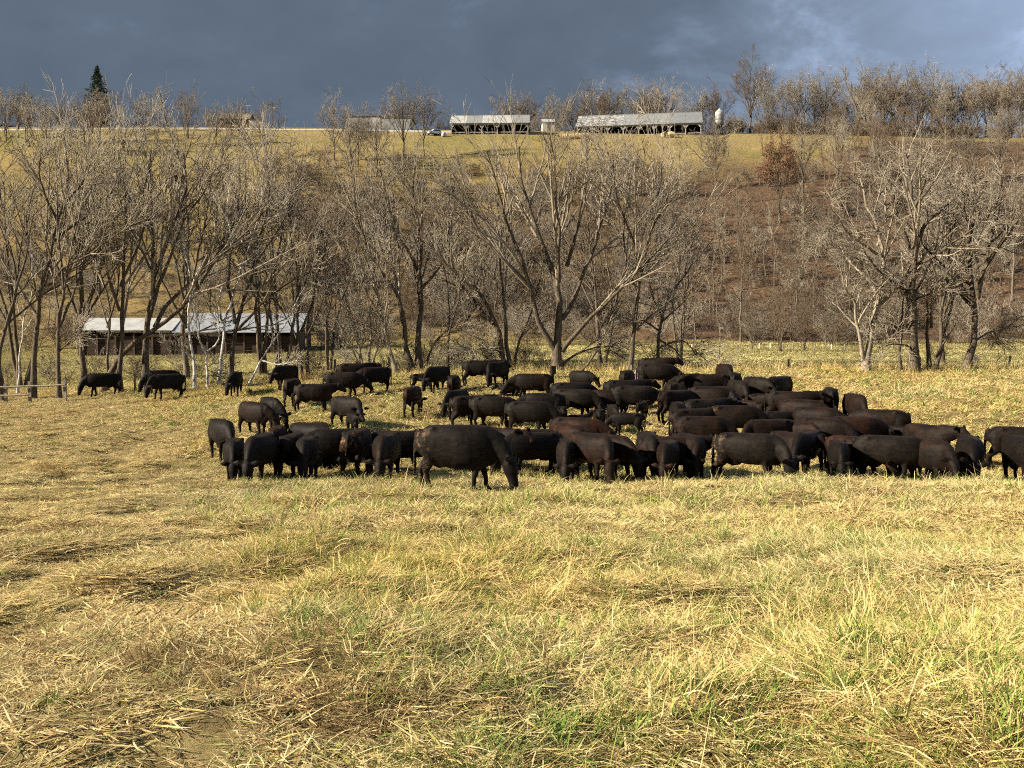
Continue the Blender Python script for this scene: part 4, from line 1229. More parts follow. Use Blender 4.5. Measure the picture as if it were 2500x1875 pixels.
yy = 118 + (268 - 118) * rng.random(n); xx = (rng.random(n) * 2 - 1) * 0.58 * yy
cpx = 1250 + F * xx / yy
den = 0.25 + 0.75 * np.clip((fbm(xx, yy, 16, 1) - 0.35) * 3, 0, 1)
w = sst(600, 800, cpx) * sst(250, 222, yy) * (0.38 + 0.62 * sst(1600, 1300, cpx)) * (0.5 + 0.5 * sst(128, 145, yy)) + sst(700, 500, cpx) * sst(215, 180, yy) * 0.2
ok = rng.random(n) < w * den
xx, yy = xx[ok], yy[ok]
hx = rng.uniform(64, 71, 60); hc = rng.uniform(-40, 2450, 60)
okh = (hc < 1680) | (hc > 2280)
hx, hc = hx[okh], hc[okh]
rx = rng.uniform(292, 335, 420); rc = rng.uniform(1740, 2620, 420)
r2 = rng.uniform(312, 340, 160); c2 = rng.uniform(1180, 1760, 160)
r3 = rng.uniform(300, 335, 60); c3 = rng.uniform(-80, 620, 60)
hx = np.concatenate([hx, rx, r2, r3]); hc = np.concatenate([hc, rc, c2, c3])
xx = np.concatenate([xx, (hc - 1250) / F * hx]); yy = np.concatenate([yy, hx])
n = len(xx); s_ = 0.6 + 0.9 * rng.random(n)
s_ = np.where(yy < 75, s_ * 0.55, np.where(yy > 290, s_ * 1.25, s_))
tag(scatter('hillside_undergrowth', np.stack([xx, yy, ground(xx, yy) - 0.05], -1), np.stack([xx * 0, xx * 0, rng.random(n) * 6.28], -1),
            np.stack([s_ * 1.2, s_ * 1.2, s_], -1), rng.integers(0, 5, n), np.ones((n, 3)), UB),
    'grey brown leafless scrub covering the slope', 'undergrowth', kind='stuff')
# ---------------------------------------------------------------- cattle
m, t, b, o = mat('cattle_hide')
oi = nd(t, 'ShaderNodeObjectInfo')
tcn = nd(t, 'ShaderNodeTexCoord')
nz = nd(t, 'ShaderNodeTexNoise', inp={'Scale': 2.3, 'Detail': 4.0, 'Roughness': 0.6}); nz.noise_dimensions = '4D'
mw = nd(t, 'ShaderNodeMath', operation='MULTIPLY', inp={1: 40.0})
t.links.new(oi.outputs['Random'], mw.inputs[0]); t.links.new(mw.outputs[0], nz.inputs['W'])
t.links.new(tcn.outputs['Object'], nz.inputs['Vector'])
mh = nd(t, 'ShaderNodeMapping'); mh.inputs['Scale'].default_value = (7, 22, 16); t.links.new(tcn.outputs['Object'], mh.inputs[0])
nhair = nd(t, 'ShaderNodeTexNoise', inp={'Scale': 1.0, 'Detail': 5.0, 'Roughness': 0.7}); t.links.new(mh.outputs[0], nhair.inputs['Vector'])
blk = nd(t, 'ShaderNodeMix', data_type='RGBA')  # random brown coat patches, doubling as sunlit sheen put into the colour
blk.inputs[6].default_value = (0.0038, 0.0031, 0.0027, 1)
rp = ramp(t, [(0.42, (0.1, 0.1, 0.1)), (0.70, (1, 1, 1))])
t.links.new(nz.outputs['Fac'], rp.inputs[0])
t.links.new(rp.outputs[0], blk.inputs[0]); t.links.new(oi.outputs['Color'], blk.inputs[7])
# dried mud on rump and hind legs, amount = object alpha
sx = nd(t, 'ShaderNodeSeparateXYZ'); t.links.new(tcn.outputs['Object'], sx.inputs[0])
rm = nd(t, 'ShaderNodeMapRange', inp={'From Min': -0.42, 'From Max': -0.74, 'To Min': 0.0, 'To Max': 1.0}); t.links.new(sx.outputs['X'], rm.inputs[0])
nm = nd(t, 'ShaderNodeTexNoise', inp={'Scale': 9.0, 'Detail': 5.0, 'Roughness': 0.7}); t.links.new(tcn.outputs['Object'], nm.inputs['Vector'])
rmm = ramp(t, [(0.53, (0, 0, 0)), (0.62, (0.8, 0.8, 0.8))]); t.links.new(nm.outputs['Fac'], rmm.inputs[0])
q1 = nd(t, 'ShaderNodeMath', operation='MULTIPLY'); t.links.new(rm.outputs[0], q1.inputs[0]); t.links.new(rmm.outputs[0], q1.inputs[1])
q2 = nd(t, 'ShaderNodeMath', operation='MULTIPLY', use_clamp=True); t.links.new(q1.outputs[0], q2.inputs[0]); t.links.new(oi.outputs['Alpha'], q2.inputs[1])
mud = nd(t, 'ShaderNodeMix', data_type='RGBA'); mud.inputs[7].default_value = (0.13, 0.082, 0.038, 1)
t.links.new(q2.outputs[0], mud.inputs[0]); t.links.new(blk.outputs[2], mud.inputs[6])
hr_ = ramp(t, [(0.3, (0.45, 0.45, 0.45)), (0.7, (1.9, 1.75, 1.6))]); t.links.new(nhair.outputs['Fac'], hr_.inputs[0])
hm_ = nd(t, 'ShaderNodeMix', data_type='RGBA', blend_type='MULTIPLY', inp={0: 1.0}); t.links.new(mud.outputs[2], hm_.inputs[6]); t.links.new(hr_.outputs[0], hm_.inputs[7])
t.links.new(hm_.outputs[2], b.inputs['Base Color'])
b.inputs['Roughness'].default_value = 0.6
b.inputs['Specular IOR Level'].default_value = 0.085
b.inputs['Sheen Weight'].default_value = 0.022
b.inputs['Sheen Roughness'].default_value = 0.4
b.inputs['Sheen Tint'].default_value = (0.75, 0.5, 0.32, 1)
nh = nd(t, 'ShaderNodeTexNoise', inp={'Scale': 13.0, 'Detail': 6.0, 'Roughness': 0.7}); t.links.new(tcn.outputs['Object'], nh.inputs['Vector'])
bp = nd(t, 'ShaderNodeBump', inp={'Strength': 0.6, 'Distance': 0.022}); t.links.new(nh.outputs['Fac'], bp.inputs['Height'])
t.links.new(bp.outputs[0], b.inputs['Normal'])
HIDE = m


def capped(chunks, path, sides=12, box=1.0):
    """path: list of (x, y, z, half height, half width): a closed elliptical loft"""
    P = np.array([p[:3] for p in path], float); hh = [p[3] for p in path]; hw = [p[4] for p in path]
    T = np.gradient(P, axis=0); T /= np.linalg.norm(T, axis=1, keepdims=True) + 1e-9
    V = []
    for k in range(len(P)):
        side = np.cross(T[k], (0, 0, 1.0))
        if np.linalg.norm(side) < 0.25:
            side = np.cross(T[k], (1.0, 0, 0))
            if abs(T[k][2]) > 0.9:
                side = np.array((0, 1.0, 0))
        side /= np.linalg.norm(side)
        if side[1] < 0 and abs(side[1]) > 0.3:
            side = -side
        upv = np.cross(side, T[k])
        for j in range(sides):
            a = 2 * math.pi * j / sides
            ca_, sa_ = math.cos(a), math.sin(a)
            V.append(P[k] + side * math.copysign(abs(ca_) ** box, ca_) * hw[k] + upv * math.copysign(abs(sa_) ** box, sa_) * hh[k])
    n = len(P)
    q = [(k * sides + j, k * sides + (j + 1) % sides, (k + 1) * sides + (j + 1) % sides, (k + 1) * sides + j) for k in range(n - 1) for j in range(sides)]
    k0 = len(V)
    V += [P[0] - T[0] * min(hh[0], hw[0]) * 0.6, P[-1] + T[-1] * min(hh[-1], hw[-1]) * 0.6]
    tr = [(k0, (j + 1) % sides, j) for j in range(sides)] + [(k0 + 1, (n - 1) * sides + j, (n - 1) * sides + (j + 1) % sides) for j in range(sides)]
    chunks.append((np.array(V), q, tr))


def cow_mesh(name, head='graze', turn=0.0, stance=0, heavy=1.0, calf=False, lying=False, tail=0.0):
    C = []
    hv = heavy
    bz = 0.0 if not lying else -0.47
    sl = 0.80 if calf else 1.0         # a calf has a shallower barrel
    tor = [(-0.815, 1.09, .13, .13), (-0.78, 1.065, .20, .19), (-0.68, 1.035, .265, .25), (-0.45, .975, .335, .295), (-0.2, .93, .375, .325), (0.05, .905, .395, .345),
           (0.3, .905, .395, .33), (0.5, .92, .385, .29), (0.66, .925, .35, .24), (0.78, .945, .27, .185)]
    capped(C, [(x, 0, (z - (0.035 if hv > 1 else 0) if not calf else 1.0 + (z - 0.95) * 0.5) + bz, hh * sl * (1 + (hv - 1) * 0.9), hw * sl * hv * (1.12 if lying else 1)) for x, z, hh, hw in tor], 20, 0.78)
    capped(C, [(0.52, 0, .66 + bz, .16, .14), (0.70, 0, .68 + bz, .18 * sl, .14), (0.84, 0, .78 + bz, .14 * sl, .10)], 10)     # brisket
    if not calf:
        capped(C, [(-0.52, 0, .62 + bz, .11, .13), (-0.36, 0, .57 + bz, .12, .14), (-0.2, 0, .58 + bz, .10, .13)], 10)
    # withers and hip bones
    capped(C, [(0.24, 0, 1.21 + bz, .07, .12), (0.46, 0, 1.225 + bz, .08, .14), (0.66, 0, 1.16 + bz, .08, .12)], 8)
    for s in (-1, 1):
        capped(C, [(-0.62, s * 0.17, 1.19 + bz, .06, .05), (-0.47, s * 0.225, 1.235 + bz, .065, .055), (-0.36, s * 0.20, 1.19 + bz, .045, .045)], 8)
    # neck and head
    if head == 'graze':
        nk = [(0.50, 1.03), (0.78, .955), (0.97, .83), (1.09, .68)]; poll, muz = (1.13, .63), (1.255, .13)
    elif head == 'low':
        nk = [(0.56, 1.02), (0.80, .96), (0.99, .89), (1.12, .82)]; poll, muz = (1.15, .81), (1.42, .42)
    elif head == 'level':
        nk = [(0.58, 1.05), (0.80, 1.08), (1.0, 1.13), (1.14, 1.17)]; poll, muz = (1.17, 1.20), (1.53, .96)
    else:
        nk = [(0.56, 1.06), (0.76, 1.18), (0.92, 1.32), (1.02, 1.43)]; poll, muz = (1.05, 1.47), (1.44, 1.27)
    nr = [(.30, .22), (.265, .17), (.21, .135), (.17, .115)]

    def sw(x, z, extra=1.0):
        """swing a point of neck or head sideways about the withers"""
        f = max(0.0, (x - 0.55)); a = turn * min(1.0, f / 0.5) * extra
        return 0.55 + f * math.cos(a), f * math.sin(a), z + bz
    capped(C, [(*sw(x, z), hh * sl * (0.98 if hv > 1 else 1), hw * sl * hv) for (x, z), (hh, hw) in zip(nk, nr)], 12)
    hd = []
    for f, hh, hw in ((-0.08, .135, .125), (0.12, .16, .145), (0.35, .16, .135), (0.6, .125, .10), (0.82, .105, .092), (0.99, .098, .09)):
        hd.append((*sw(poll[0] + (muz[0] - poll[0]) * f, poll[1] + (muz[1] - poll[1]) * f), hh * (1.05 if calf else 1), hw * (1.08 if calf else 1)))
    capped(C, hd, 12)
    pp = np.array(sw(poll[0] + 0.02, poll[1])); fw = np.array(sw(*muz)) - pp; fw /= np.linalg.norm(fw)
    sd = np.cross(fw, (0, 0, 1.0)); sd /= np.linalg.norm(sd); upv = np.cross(sd, fw)
    for s in (-1, 1):
        e0 = pp + s * sd * 0.07 - fw * 0.01 + upv * 0.03
        e1 = pp + s * sd * 0.23 - fw * 0.06 + upv * 0.06
        e2 = pp + s * sd * 0.36 - fw * 0.06 + upv * 0.03
        capped(C, [(*e0, .045, .036), (*e1, .09, .034), (*e2, .035, .024)], 8)
    # legs
    so = [(0, 0, 0, 0), (0.10, -0.12, -0.12, 0.10), (-0.10, 0.09, 0.14, -0.06), (0.05, 0.0, -0.05, -0.14)][stance]
    if not lying:
        for k, (s, d) in enumerate(((1, so[0]), (-1, so[1]))):
            y = s * 0.155 * (0.85 if calf else 1)
            capped(C, [(0.46, y * 1.05, .98, .16, .10), (0.47 + d * .15, y * 1.12, .78, .135, .085), (0.47 + d * .35, y * 1.05, .58, .088, .07), (0.50 + d * .7, y, .36, .07, .064), (0.50 + d * .95, y, .30, .056, .054),
                       (0.50 + d, y, .13, .051, .05), (0.52 + d * 1.02, y, .07, .062, .06), (0.55 + d * 1.02, y, .02, .074, .066)], 10)
        for k, (s, d) in enumerate(((1, so[2]), (-1, so[3]))):
            y = s * 0.165 * (0.85 if calf else 1)
            capped(C, [(-0.56, y * 1.0, 1.02, .21, .13), (-0.55 + d * .1, y * 1.15, .82, .20, .12), (-0.56 + d * .25, y * 1.15, .66, .145, .10), (-0.66 + d * .55, y * 1.05, .50, .10, .08), (-0.71 + d * .75, y, .42, .075, .066),
                       (-0.70 + d * .9, y, .30, .06, .056), (-0.66 + d, y, .13, .053, .052), (-0.64 + d, y, .07, .062, .06), (-0.61 + d, y, .02, .074, .066)], 10)
    else:
        for s in (-1, 1):
            capped(C, [(0.45, s * .2, .32, .15, .10), (0.62, s * .25, .20, .10, .08), (0.78, s * .22, .09, .06, .06), (0.60, s * .2, .055, .05, .05), (0.5, s * .18, .05, .05, .05)], 8)
            capped(C, [(-0.50, s * .22, .38, .2, .14), (-0.30, s * .34, .25, .15, .12), (-0.16, s * .36, .10, .08, .08), (-0.40, s * .36, .06, .06, .06), (-0.5, s * .33, .05, .05, .05)], 8)
    # tail
    capped(C, [(-0.80, 0, 1.21 + bz, .05, .05), (-0.875, tail * .05, 1.12 + bz, .037, .036), (-0.895, tail * .12, .88 + bz, .031, .031), (-0.89, tail * .2, .66 + bz, .031, .031),
               (-0.885, tail * .26, .50 + bz, .048, .046), (-0.88, tail * .3, max(.33 + bz, 0.06), .028, .028)], 8)
    V, Q, T, k0 = [], [], [], 0
    for v, q, tr in C:
        V.append(v); Q += [tuple(i + k0 for i in f) for f in q]; T += [tuple(i + k0 for i in f) for f in tr]; k0 += len(v)
    me = bpy.data.meshes.new('raw')
    me.from_pydata(np.concatenate(V).tolist(), [], Q + T)
    bm = bmesh.new(); bm.from_mesh(me); bmesh.ops.recalc_face_normals(bm, faces=bm.faces)
    # each closed shell must face outwards for the union
    bm.to_mesh(me); bm.free()
    ob = bpy.data.objects.new('raw', me); COL.objects.link(ob)
    md = ob.modifiers.new('r', 'REMESH'); md.mode = 'VOXEL'; md.voxel_size = 0.027
    sm = ob.modifiers.new('s', 'SMOOTH'); sm.factor = 0.5; sm.iterations = 3
    dg = bpy.context.evaluated_depsgraph_get()
    res = bpy.data.meshes.new_from_object(ob.evaluated_get(dg))
    bpy.data.objects.remove(ob)
    res.name = name
    res.polygons.foreach_set('use_smooth', np.ones(len(res.polygons), dtype=bool))
    res.materials.clear(); res.materials.append(HIDE)
    return res


POSE = dict(
    g0=cow_mesh('graze_a', 'graze', 0.0, 1, tail=0.3), g1=cow_mesh('graze_b', 'graze', 0.45, 2, tail=-0.4), g2=cow_mesh('graze_c', 'graze', -0.45, 3),
    l0=cow_mesh('low_a', 'low', 0.15, 1), l1=cow_mesh('low_b', 'low', -0.35, 2), v0=cow_mesh('level_a', 'level', 0.25, 3), u0=cow_mesh('up_a', 'up', -0.5, 0), u1=cow_mesh('up_b', 'up', 0.5, 1),
    B=cow_mesh('bull', 'graze', -0.2, 1, heavy=1.12, tail=-0.5),
    c0=cow_mesh('calf_a', 'level', 0.3, 1, calf=True), c1=cow_mesh('calf_b', 'graze', 0.2, 2, calf=True), c2=cow_mesh('calf_c', 'up', -0.4, 0, calf=True),
    d0=cow_mesh('down_a', 'up', 0.3, calf=True, lying=True), d1=cow_mesh('down_b', 'level', -0.6, calf=True, lying=True))
HT = dict(B=1.36)
K, N_, Br, Rd, Gy = (0.0062, 0.0048, 0.004, 0), (0.013, 0.007, 0.0046, 0), (0.0165, 0.0085, 0.0055, 0), (0.026, 0.0108, 0.0062, 0), (0.0125, 0.0095, 0.0074, 0)  # Gy: greyer hide, partly sunlight on black flanks put into the colour
TAGM = noisy('ear_tag_red', (0.5, 0.02, 0.03), (0.6, 0.04, 0.05), 8, 0.5, 0)
TAGW = noisy('ear_tag_white', (0.7, 0.7, 0.7), (0.85, 0.85, 0.85), 8, 0.5, 0)


def cow(xc, top, pose, head, tone, label, size=1.0, mud=0.0, bottom=None, tagc=None):
    """xc, top: photograph pixel of the middle of the back line; head: heading in degrees (0 = right, 90 = away)"""
    kid = pose[0] in 'cd'
    s = size * (0.66 if kid else 1.0)
    H = {'d': 0.84, 'u': 1.33, 'c': 1.26}.get(pose[0], 1.335) * s * (1.03 if pose == 'B' else 1)
    d = ray(xc, top)
    Y = np.arange(12, 64, 0.05)
    f = EYE + d[2] * Y - (ground(d[0] * Y, Y) + H)
    sg = np.nonzero(np.diff(np.sign(f)))[0]
    if pose == 'B':
        y = 20.6
    elif len(sg) and Y[sg[-1]] > (19 if pose == 'B' else 24.5):
        y = Y[sg[-1]]
    else:
        # no animal of this height can stand there: front rank, a smaller beast
        y = 20.8 if pose == 'B' else 26.5 + (1060 - top) * 0.04
        zt = EYE + d[2] * y
        s2 = s * (zt - gz(d[0] * y, y)) / H
        s = max(0.8 * s, min(1.12 * s, s2))
    loc = Vector((d[0] * y, y, 0)); loc.z = gz(loc.x, loc.y) - 0.02 * s
    ob = bpy.data.objects.new('calf' if kid else 'cow', POSE[pose])
    ob.location = loc
    vr = random.Random(label)
    if 1640 < xc < 2230 and top < 1045:
        head += vr.uniform(-20, 20)
    ob.rotation_euler = (0, 0, R(head + vr.uniform(-6, 6)) - math.atan((xc - 1250) / F))
    ob.scale = (s * vr.uniform(0.95, 1.05), s * vr.uniform(0.93, 1.06), s * (1.05 if pose == 'B' else 1.0))
    ob.color = (tone[0], tone[1], tone[2], mud)
    COL.objects.link(ob)
    tag(ob, label, 'calf' if kid else 'cow', 'herd of black cattle grazing the pasture')
    if tagc:
        e = link('ear_tag', box_mesh('ear_tag', [(-0.012, 0.012, -0.035, 0.035, -0.05, 0.05)]), tagc, ob)
        e.location = {'g': (1.12, -0.26, .44), 'l': (1.2, 0.1, .74)}.get(pose[0], (1.1, 0.25, 1.4))
    return ob


HERD = [
    # x centre, back row, pose, heading, tone, label, extras
    (252, 908, 'g0', 180, K, 'black cow grazing alone nearest the rail fence'),
    (398, 901, 'g0', 176, K, 'black cow grazing half hidden behind another, close to the fence'),
    (410, 910, 'g1', 200, Gy, 'black cow grazing in front of another, below the thick fan-limbed tree'),
    (575, 904, 'g2', 268, K, 'black cow with a red ear tag, seen head-on below the sycamores', dict(tagc=TAGM)),
    (698, 889, 'l0', 232, K, 'black cow grazing by the fence behind the grey and brown pair'),
    (714, 921, 'g0', 70, Gy, 'greyish cow half hidden behind the brown side-on cow'),
    (764, 934, 'v0', -4, Br, 'brown side-on cow turning its head, near the fence'),
    (835, 905, 'l0', -6, Gy, 'black cow side-on with head low, below the pair of slim trunks'),
    (864, 884, 'v0', 5, N_, 'dark cow farthest back behind the low-headed side-on cow'),
    (918, 893, 'l1', 215, N_, 'brown-backed cow facing left beside the grey scrub tree'),
    (620, 977, 'g1', -58, N_, 'dark cow in front of its partner, leading pair in the open grass'),
    (660, 966, 'g1', -70, K, 'black cow at the rear of the pair in the open grass'),
    (541, 1019, 'g0', -80, Gy, 'black cow seen end-on, outermost animal toward the open stubble'),
    (572, 1067, 'g0', -96, K, 'broad black cow end-on, frontmost at the open stubble side'),
    (636, 1054, 'g0', -112, K, 'black cow grazing toward the left beside the broad end-on cow'),
    (678, 1036, 'g0', 80, Rd, 'small reddish cow seen from behind amid black cows', dict(size=0.88)),
    (715, 1053, 'g0', 70, Gy, 'black cow standing behind the end-on cow left of the muddy-rumped one'),
    (755, 1027, 'l0', -52, Gy, 'black cow with one ear out, behind three others left of centre'),
    (749, 1062, 'g0', -100, Gy, 'black cow grazing end-on just left of the lying calves'),
    (846, 964, 'l1', -56, Gy, 'dark cow sloping down to the right, alone above the muddy-rumped cow'),
    (861, 1008, 'c0', -80, K, 'black calf standing in front of the down-sloping cow', dict(size=1.05)),
    (828, 1041, 'l0', 185, K, 'black cow head to the left behind the muddy-rumped cow'),
    (872, 1042, 'g0', 72, Br, 'muddy-rumped brown cow seen from behind', dict(mud=1.0, size=1.04)),
    (944, 1052, 'g0', -95, N_, 'brown-black cow end-on between the muddy-rumped cow and the big front cow'),
    (968, 1046, 'v0', 10, K, 'black cow mostly hidden behind the big front cow'),
    (815, 1102, 'd0', -60, K, 'black calf lying beside the muddy-rumped cow'),
    (785, 1108, 'd1', -110, K, 'smaller black calf lying, left of the other lying calf', dict(size=0.85)),
    (1030, 912, 'c1', 5, K, 'small black calf nose to nose with a grazing cow'),
    (1070, 891, 'g0', 236, K, 'black cow grazing beside the small calf below the forked tree'),
    (1108, 912, 'g0', 82, N_, 'dark cow seen from behind above the black cow with lowered head'),
    (1116, 948, 'g0', 245, K, 'black cow with head lowered toward the camera, left of the rank of three', dict(size=0.9)),
    (1008, 940, 'g0', 78, Rd, 'reddish brown cow seen from behind, alone in the open', dict(size=0.98)),
    (1172, 877, 'v0', 0, K, 'black cow side-on farthest up the field below the dark stems'),
    (1215, 880, 'g1', 235, K, 'black cow turned toward the camera in front of the farthest side-on cow'),
    (1303, 909, 'l0', 172, N_, 'dark cow grazing to the left below the largest tree'),
    (1249, 937, 'd1', 190, N_, 'small brown calf lying alone in the long grass'),
    (1350, 893, 'c1', 262, Br, 'brown calf peeping out at the foot of the largest tree', dict(size=0.8)),
    (1418, 902, 'l0', -45, K, 'black cow half sunk in grass right of the largest tree', dict(size=0.85)),
    (1395, 930, 'l0', -2, K, 'long black cow hidden behind the lit cow right of centre'),
    (1400, 946, 'g0', -14, Gy, 'greyish lit cow grazing right, above the calf cluster'),
    (1328, 956, 'l0', 182, K, 'black cow grazing left behind the rank of three', dict(size=0.92)),
    (1150, 962, 'v0', 24, Br, 'brown-flanked cow, first of the side-on rank of three', ),
    (1200, 964, 'l0', -4, Gy, 'grey-lit cow, middle of the side-on rank of three'),
    (1290, 976, 'g0', -8, Gy, 'grey-lit grazing cow, last of the side-on rank of three'),
    (1372, 992, 'c0', -100, K, 'black calf facing the camera beside the rank of three'),
    (1412, 1010, 'd0', 10, K, 'black calf lying behind the two red cows', dict(size=0.9)),
    (1115, 1037, 'B', -9, (0.012, 0.010, 0.009, 0), 'biggest black cow grazing in front of the whole herd, rump caked with mud', dict(mud=0.9, size=1.04)),
    (1205, 1037, 'v0', -50, Br, 'brown cow lifting its head behind the biggest front cow'),
    (1304, 1050, 'g0', 208, K, 'large black cow right of the biggest front cow'),
    (1292, 1043, 'v0', 190, N_, 'brown back showing over the large black cow'),
    (1405, 1014, 'l0', -16, Rd, 'reddish brown cow, rearmost of the red pair'),
    (1388, 1031, 'g2', -62, Rd, 'bright red-brown cow in front of the red pair', dict(size=0.95)),
    (1386, 1067, 'g0', -95, Gy, 'black cow end-on in front of the red pair'),
    (1440, 1052, 'g2', -54, Br, 'brown-shouldered cow grazing right in the front row', ),
    (1488, 1055, 'g0', -56, Br, 'dark cow head down behind the brown-shouldered front-row cow'),
    (1462, 999, 'c0', -95, K, 'black calf facing the camera, first of the calf cluster'),
    (1497, 988, 'c1', -85, Gy, 'larger calf in the middle of the calf cluster', dict(size=1.15)),
    (1532, 1008, 'c1', 170, K, 'black calf side-on, last of the calf cluster', dict(size=1.05)),
    (1568, 981, 'c0', 75, K, 'black calf alone right of the calf cluster', dict(size=0.95)),
    (1545, 938, 'l0', 2, Gy, 'broad lit cow walking right above the calf cluster', dict(size=1.04)),
    (1485, 948, 'l0', 180, N_, 'cow hidden to the shoulders behind the broad lit cow', dict(size=0.9)),
    (1525, 924, 'v0', 0, K, 'black cow back behind the broad lit cow'),
    (1531, 900, 'g0', 85, N_, 'dark cow seen from behind below the slim white-tagged tree'),
    (1600, 885, 'l0', -8, Gy, 'lit cow striding right beneath the sweeping boughs'),
    (1598, 871, 'v0', -5, N_, 'brown back behind the striding lit cow'),
    (1641, 931, 'g0', 88, Br, 'brown rump seen at the left edge of the dense herd', dict(size=0.85)),
    (1650, 948, 'g2', 60, Br, 'brown cow seen from behind at the left of the dense herd'),
    (1655, 978, 'g0', -105, K, 'black cow facing the camera at the left of the dense herd', dict(size=0.95)),
    (1690, 913, 'l0', 186, K, 'black cow facing left along the upper left of the dense herd', dict(size=0.93)),
    (1738, 910, 'v0', 176, N_, 'brown-black cow beside the dark one at the top of the herd'),
    (1769, 885, 'g0', -85, N_, 'dark cow topmost of the dense herd, seen end-on'),
    (1793, 906, 'g0', 90, Br, 'brown rounded rump right of the topmost cow'),
    (1802, 925, 'g0', -92, Gy, 'lit cow end-on with legs showing, upper herd'),
    (1846, 916, 'l0', -58, Gy, 'grey cow angled right at the upper herd edge'),
    (1903, 915, 'l1', 230, Gy, 'grey cow turned left with hanging tail, upper herd edge'),
    (1730, 940, 'l0', -12, Br, 'brown side-on cow in the upper herd'),
    (1768, 940, 'g0', -70, K, 'black cow wedged behind the end-on lit cow'),
    (1722, 970, 'v0', 20, Gy, 'grey-brown back in the left centre of the herd', dict(size=0.95)),
    (1694, 993, 'v0', 15, Br, 'brown back peeping over the long front brown cow'),
    (1790, 985, 'g0', -6, N_, 'long brown-black cow with muddy rump in the herd centre', dict(mud=0.7)),
    (1712, 1011, 'g0', -8, Br, 'brown-black cow grazing right behind the front-row pair'),
    (1834, 978, 'c0', 170, Br, 'brown calf in the gap right of the herd centre'),
    (1867, 961, 'c1', -25, Br, 'brown calf with lit shoulder in the herd gap', dict(size=1.1)),
    (1836, 950, 'c0', 100, K, 'black calf below the grey angled cow', dict(size=0.95)),
    (1926, 951, 'v0', -6, N_, 'dark brown back uppermost in the right half of the herd'),
    (1955, 971, 'l0', -6, Br, 'long reddish brown cow in the right half of the herd'),
    (1993, 989, 'l0', -10, N_, 'brown back in front of the long reddish cow'),
    (1915, 1000, 'l0', 190, K, 'black cow facing left below the long reddish cow', dict(size=0.8)),
    (1880, 1018, 'g1', 215, Br, 'mottled brown cow facing left behind the front row'),
    (1945, 1022, 'g0', -55, Rd, 'red-brown hump in the middle right of the herd', dict(size=0.92)),
    (1584, 1050, 'g0', -86, Gy, 'black cow end-on at the left of the front row gap'),
    (1638, 1060, 'v0', 5, Br, 'brown back low between two end-on cows'),
    (1632, 1072, 'g0', -92, Br, 'brown cow end-on in the front row'),
    (1682, 1055, 'g2', -72, N_, 'dark brown cow end-on beside the long side-on front cow'),
    (1826, 1051, 'g2', -8, Gy, 'long side-on cow with tan patch on its rump, front row', dict(mud=0.9, size=1.05)),
    (1925, 1050, 'v0', -62, Br, 'brown cow behind the head of the long side-on cow'),
    (1972, 1046, 'g0', 250, K, 'jet black cow behind the grazing head of the long side-on cow'),
    (2027, 942, 'g1', 82, Gy, 'square black cow seen from behind, apart at the upper right'),
    (2088, 957, 'g0', -78, N_, 'brownish cow end-on, apart at the upper right'),
    (2152, 995, 'l0', 150, Br, 'brown cow along the upper right flank of the herd'),
    (2080, 1012, 'l0', -4, Rd, 'orange-brown backed cow in the right flank'),
    (2008, 1015, 'g0', -12, N_, 'brown-black cow left of the orange-backed one'),
    (2048, 1075, 'g0', -82, K, 'black cow end-on in front of the rust-sided cow'),
    (2083, 1060, 'g0', -32, Rd, 'rust-sided cow grazing right in the front row'),
    (2168, 1057, 'l0', -8, Gy, 'grey-brown cow behind the rust-sided cow'),
    (2262, 1064, 'l1', -42, N_, 'brown cow with its pale-muzzled face turned to the camera'),
    (2248, 1084, 'c1', -75, K, 'black calf in front of the pale-muzzled cow', dict(size=1.15)),
    (2262, 1030, 'v0', -40, Br, 'brown back behind the pale-muzzled cow'),
    (2210, 1040, 'c0', 160, K, 'black calf showing between the right flank cows'),
    (2368, 1060, 'g0', -88, K, 'round black cow end-on, standing alone at the right'),
    (2492, 1037, 'v0', 8, N_, 'brown back cut by the right picture edge'),
    (2500, 1060, 'g0', -60, K, 'black cow cut by the right picture edge'),
]
for h in HERD:
    cow(*h[:6], **(h[6] if len(h) > 6 else {}))
# ---------------------------------------------------------------- fences and small things
def post_at(px, top, bottom, dep, label, group, m_=None, hw=None, name='fence_post', lean=0.0):
    p = at(px, bottom, dep); p.z = gz(p.x, p.y)
    h = (bottom - top) * dep / F
    hw = hw or 0.07
    pts = np.array([[(0, 0, -0.3), (lean * 0.5, 0, h * 0.5), (lean, 0, h * 0.93), (lean, 0, h)]])
    v, q = tubes(pts, np.array([[hw * 1.05, hw, hw, hw * 0.7]]), 8)
    k = len(v); v = np.concatenate([v, [(lean, 0, h + 0.01)]])
    me = mesh_np('post', v, quads=q, tris=[(k - 8 + j, k - 8 + (j + 1) % 8, k) for j in range(8)])
    o_ = link(name, me, m_ or WOOD_G, loc=p)
    return tag(o_, label, 'post', group)


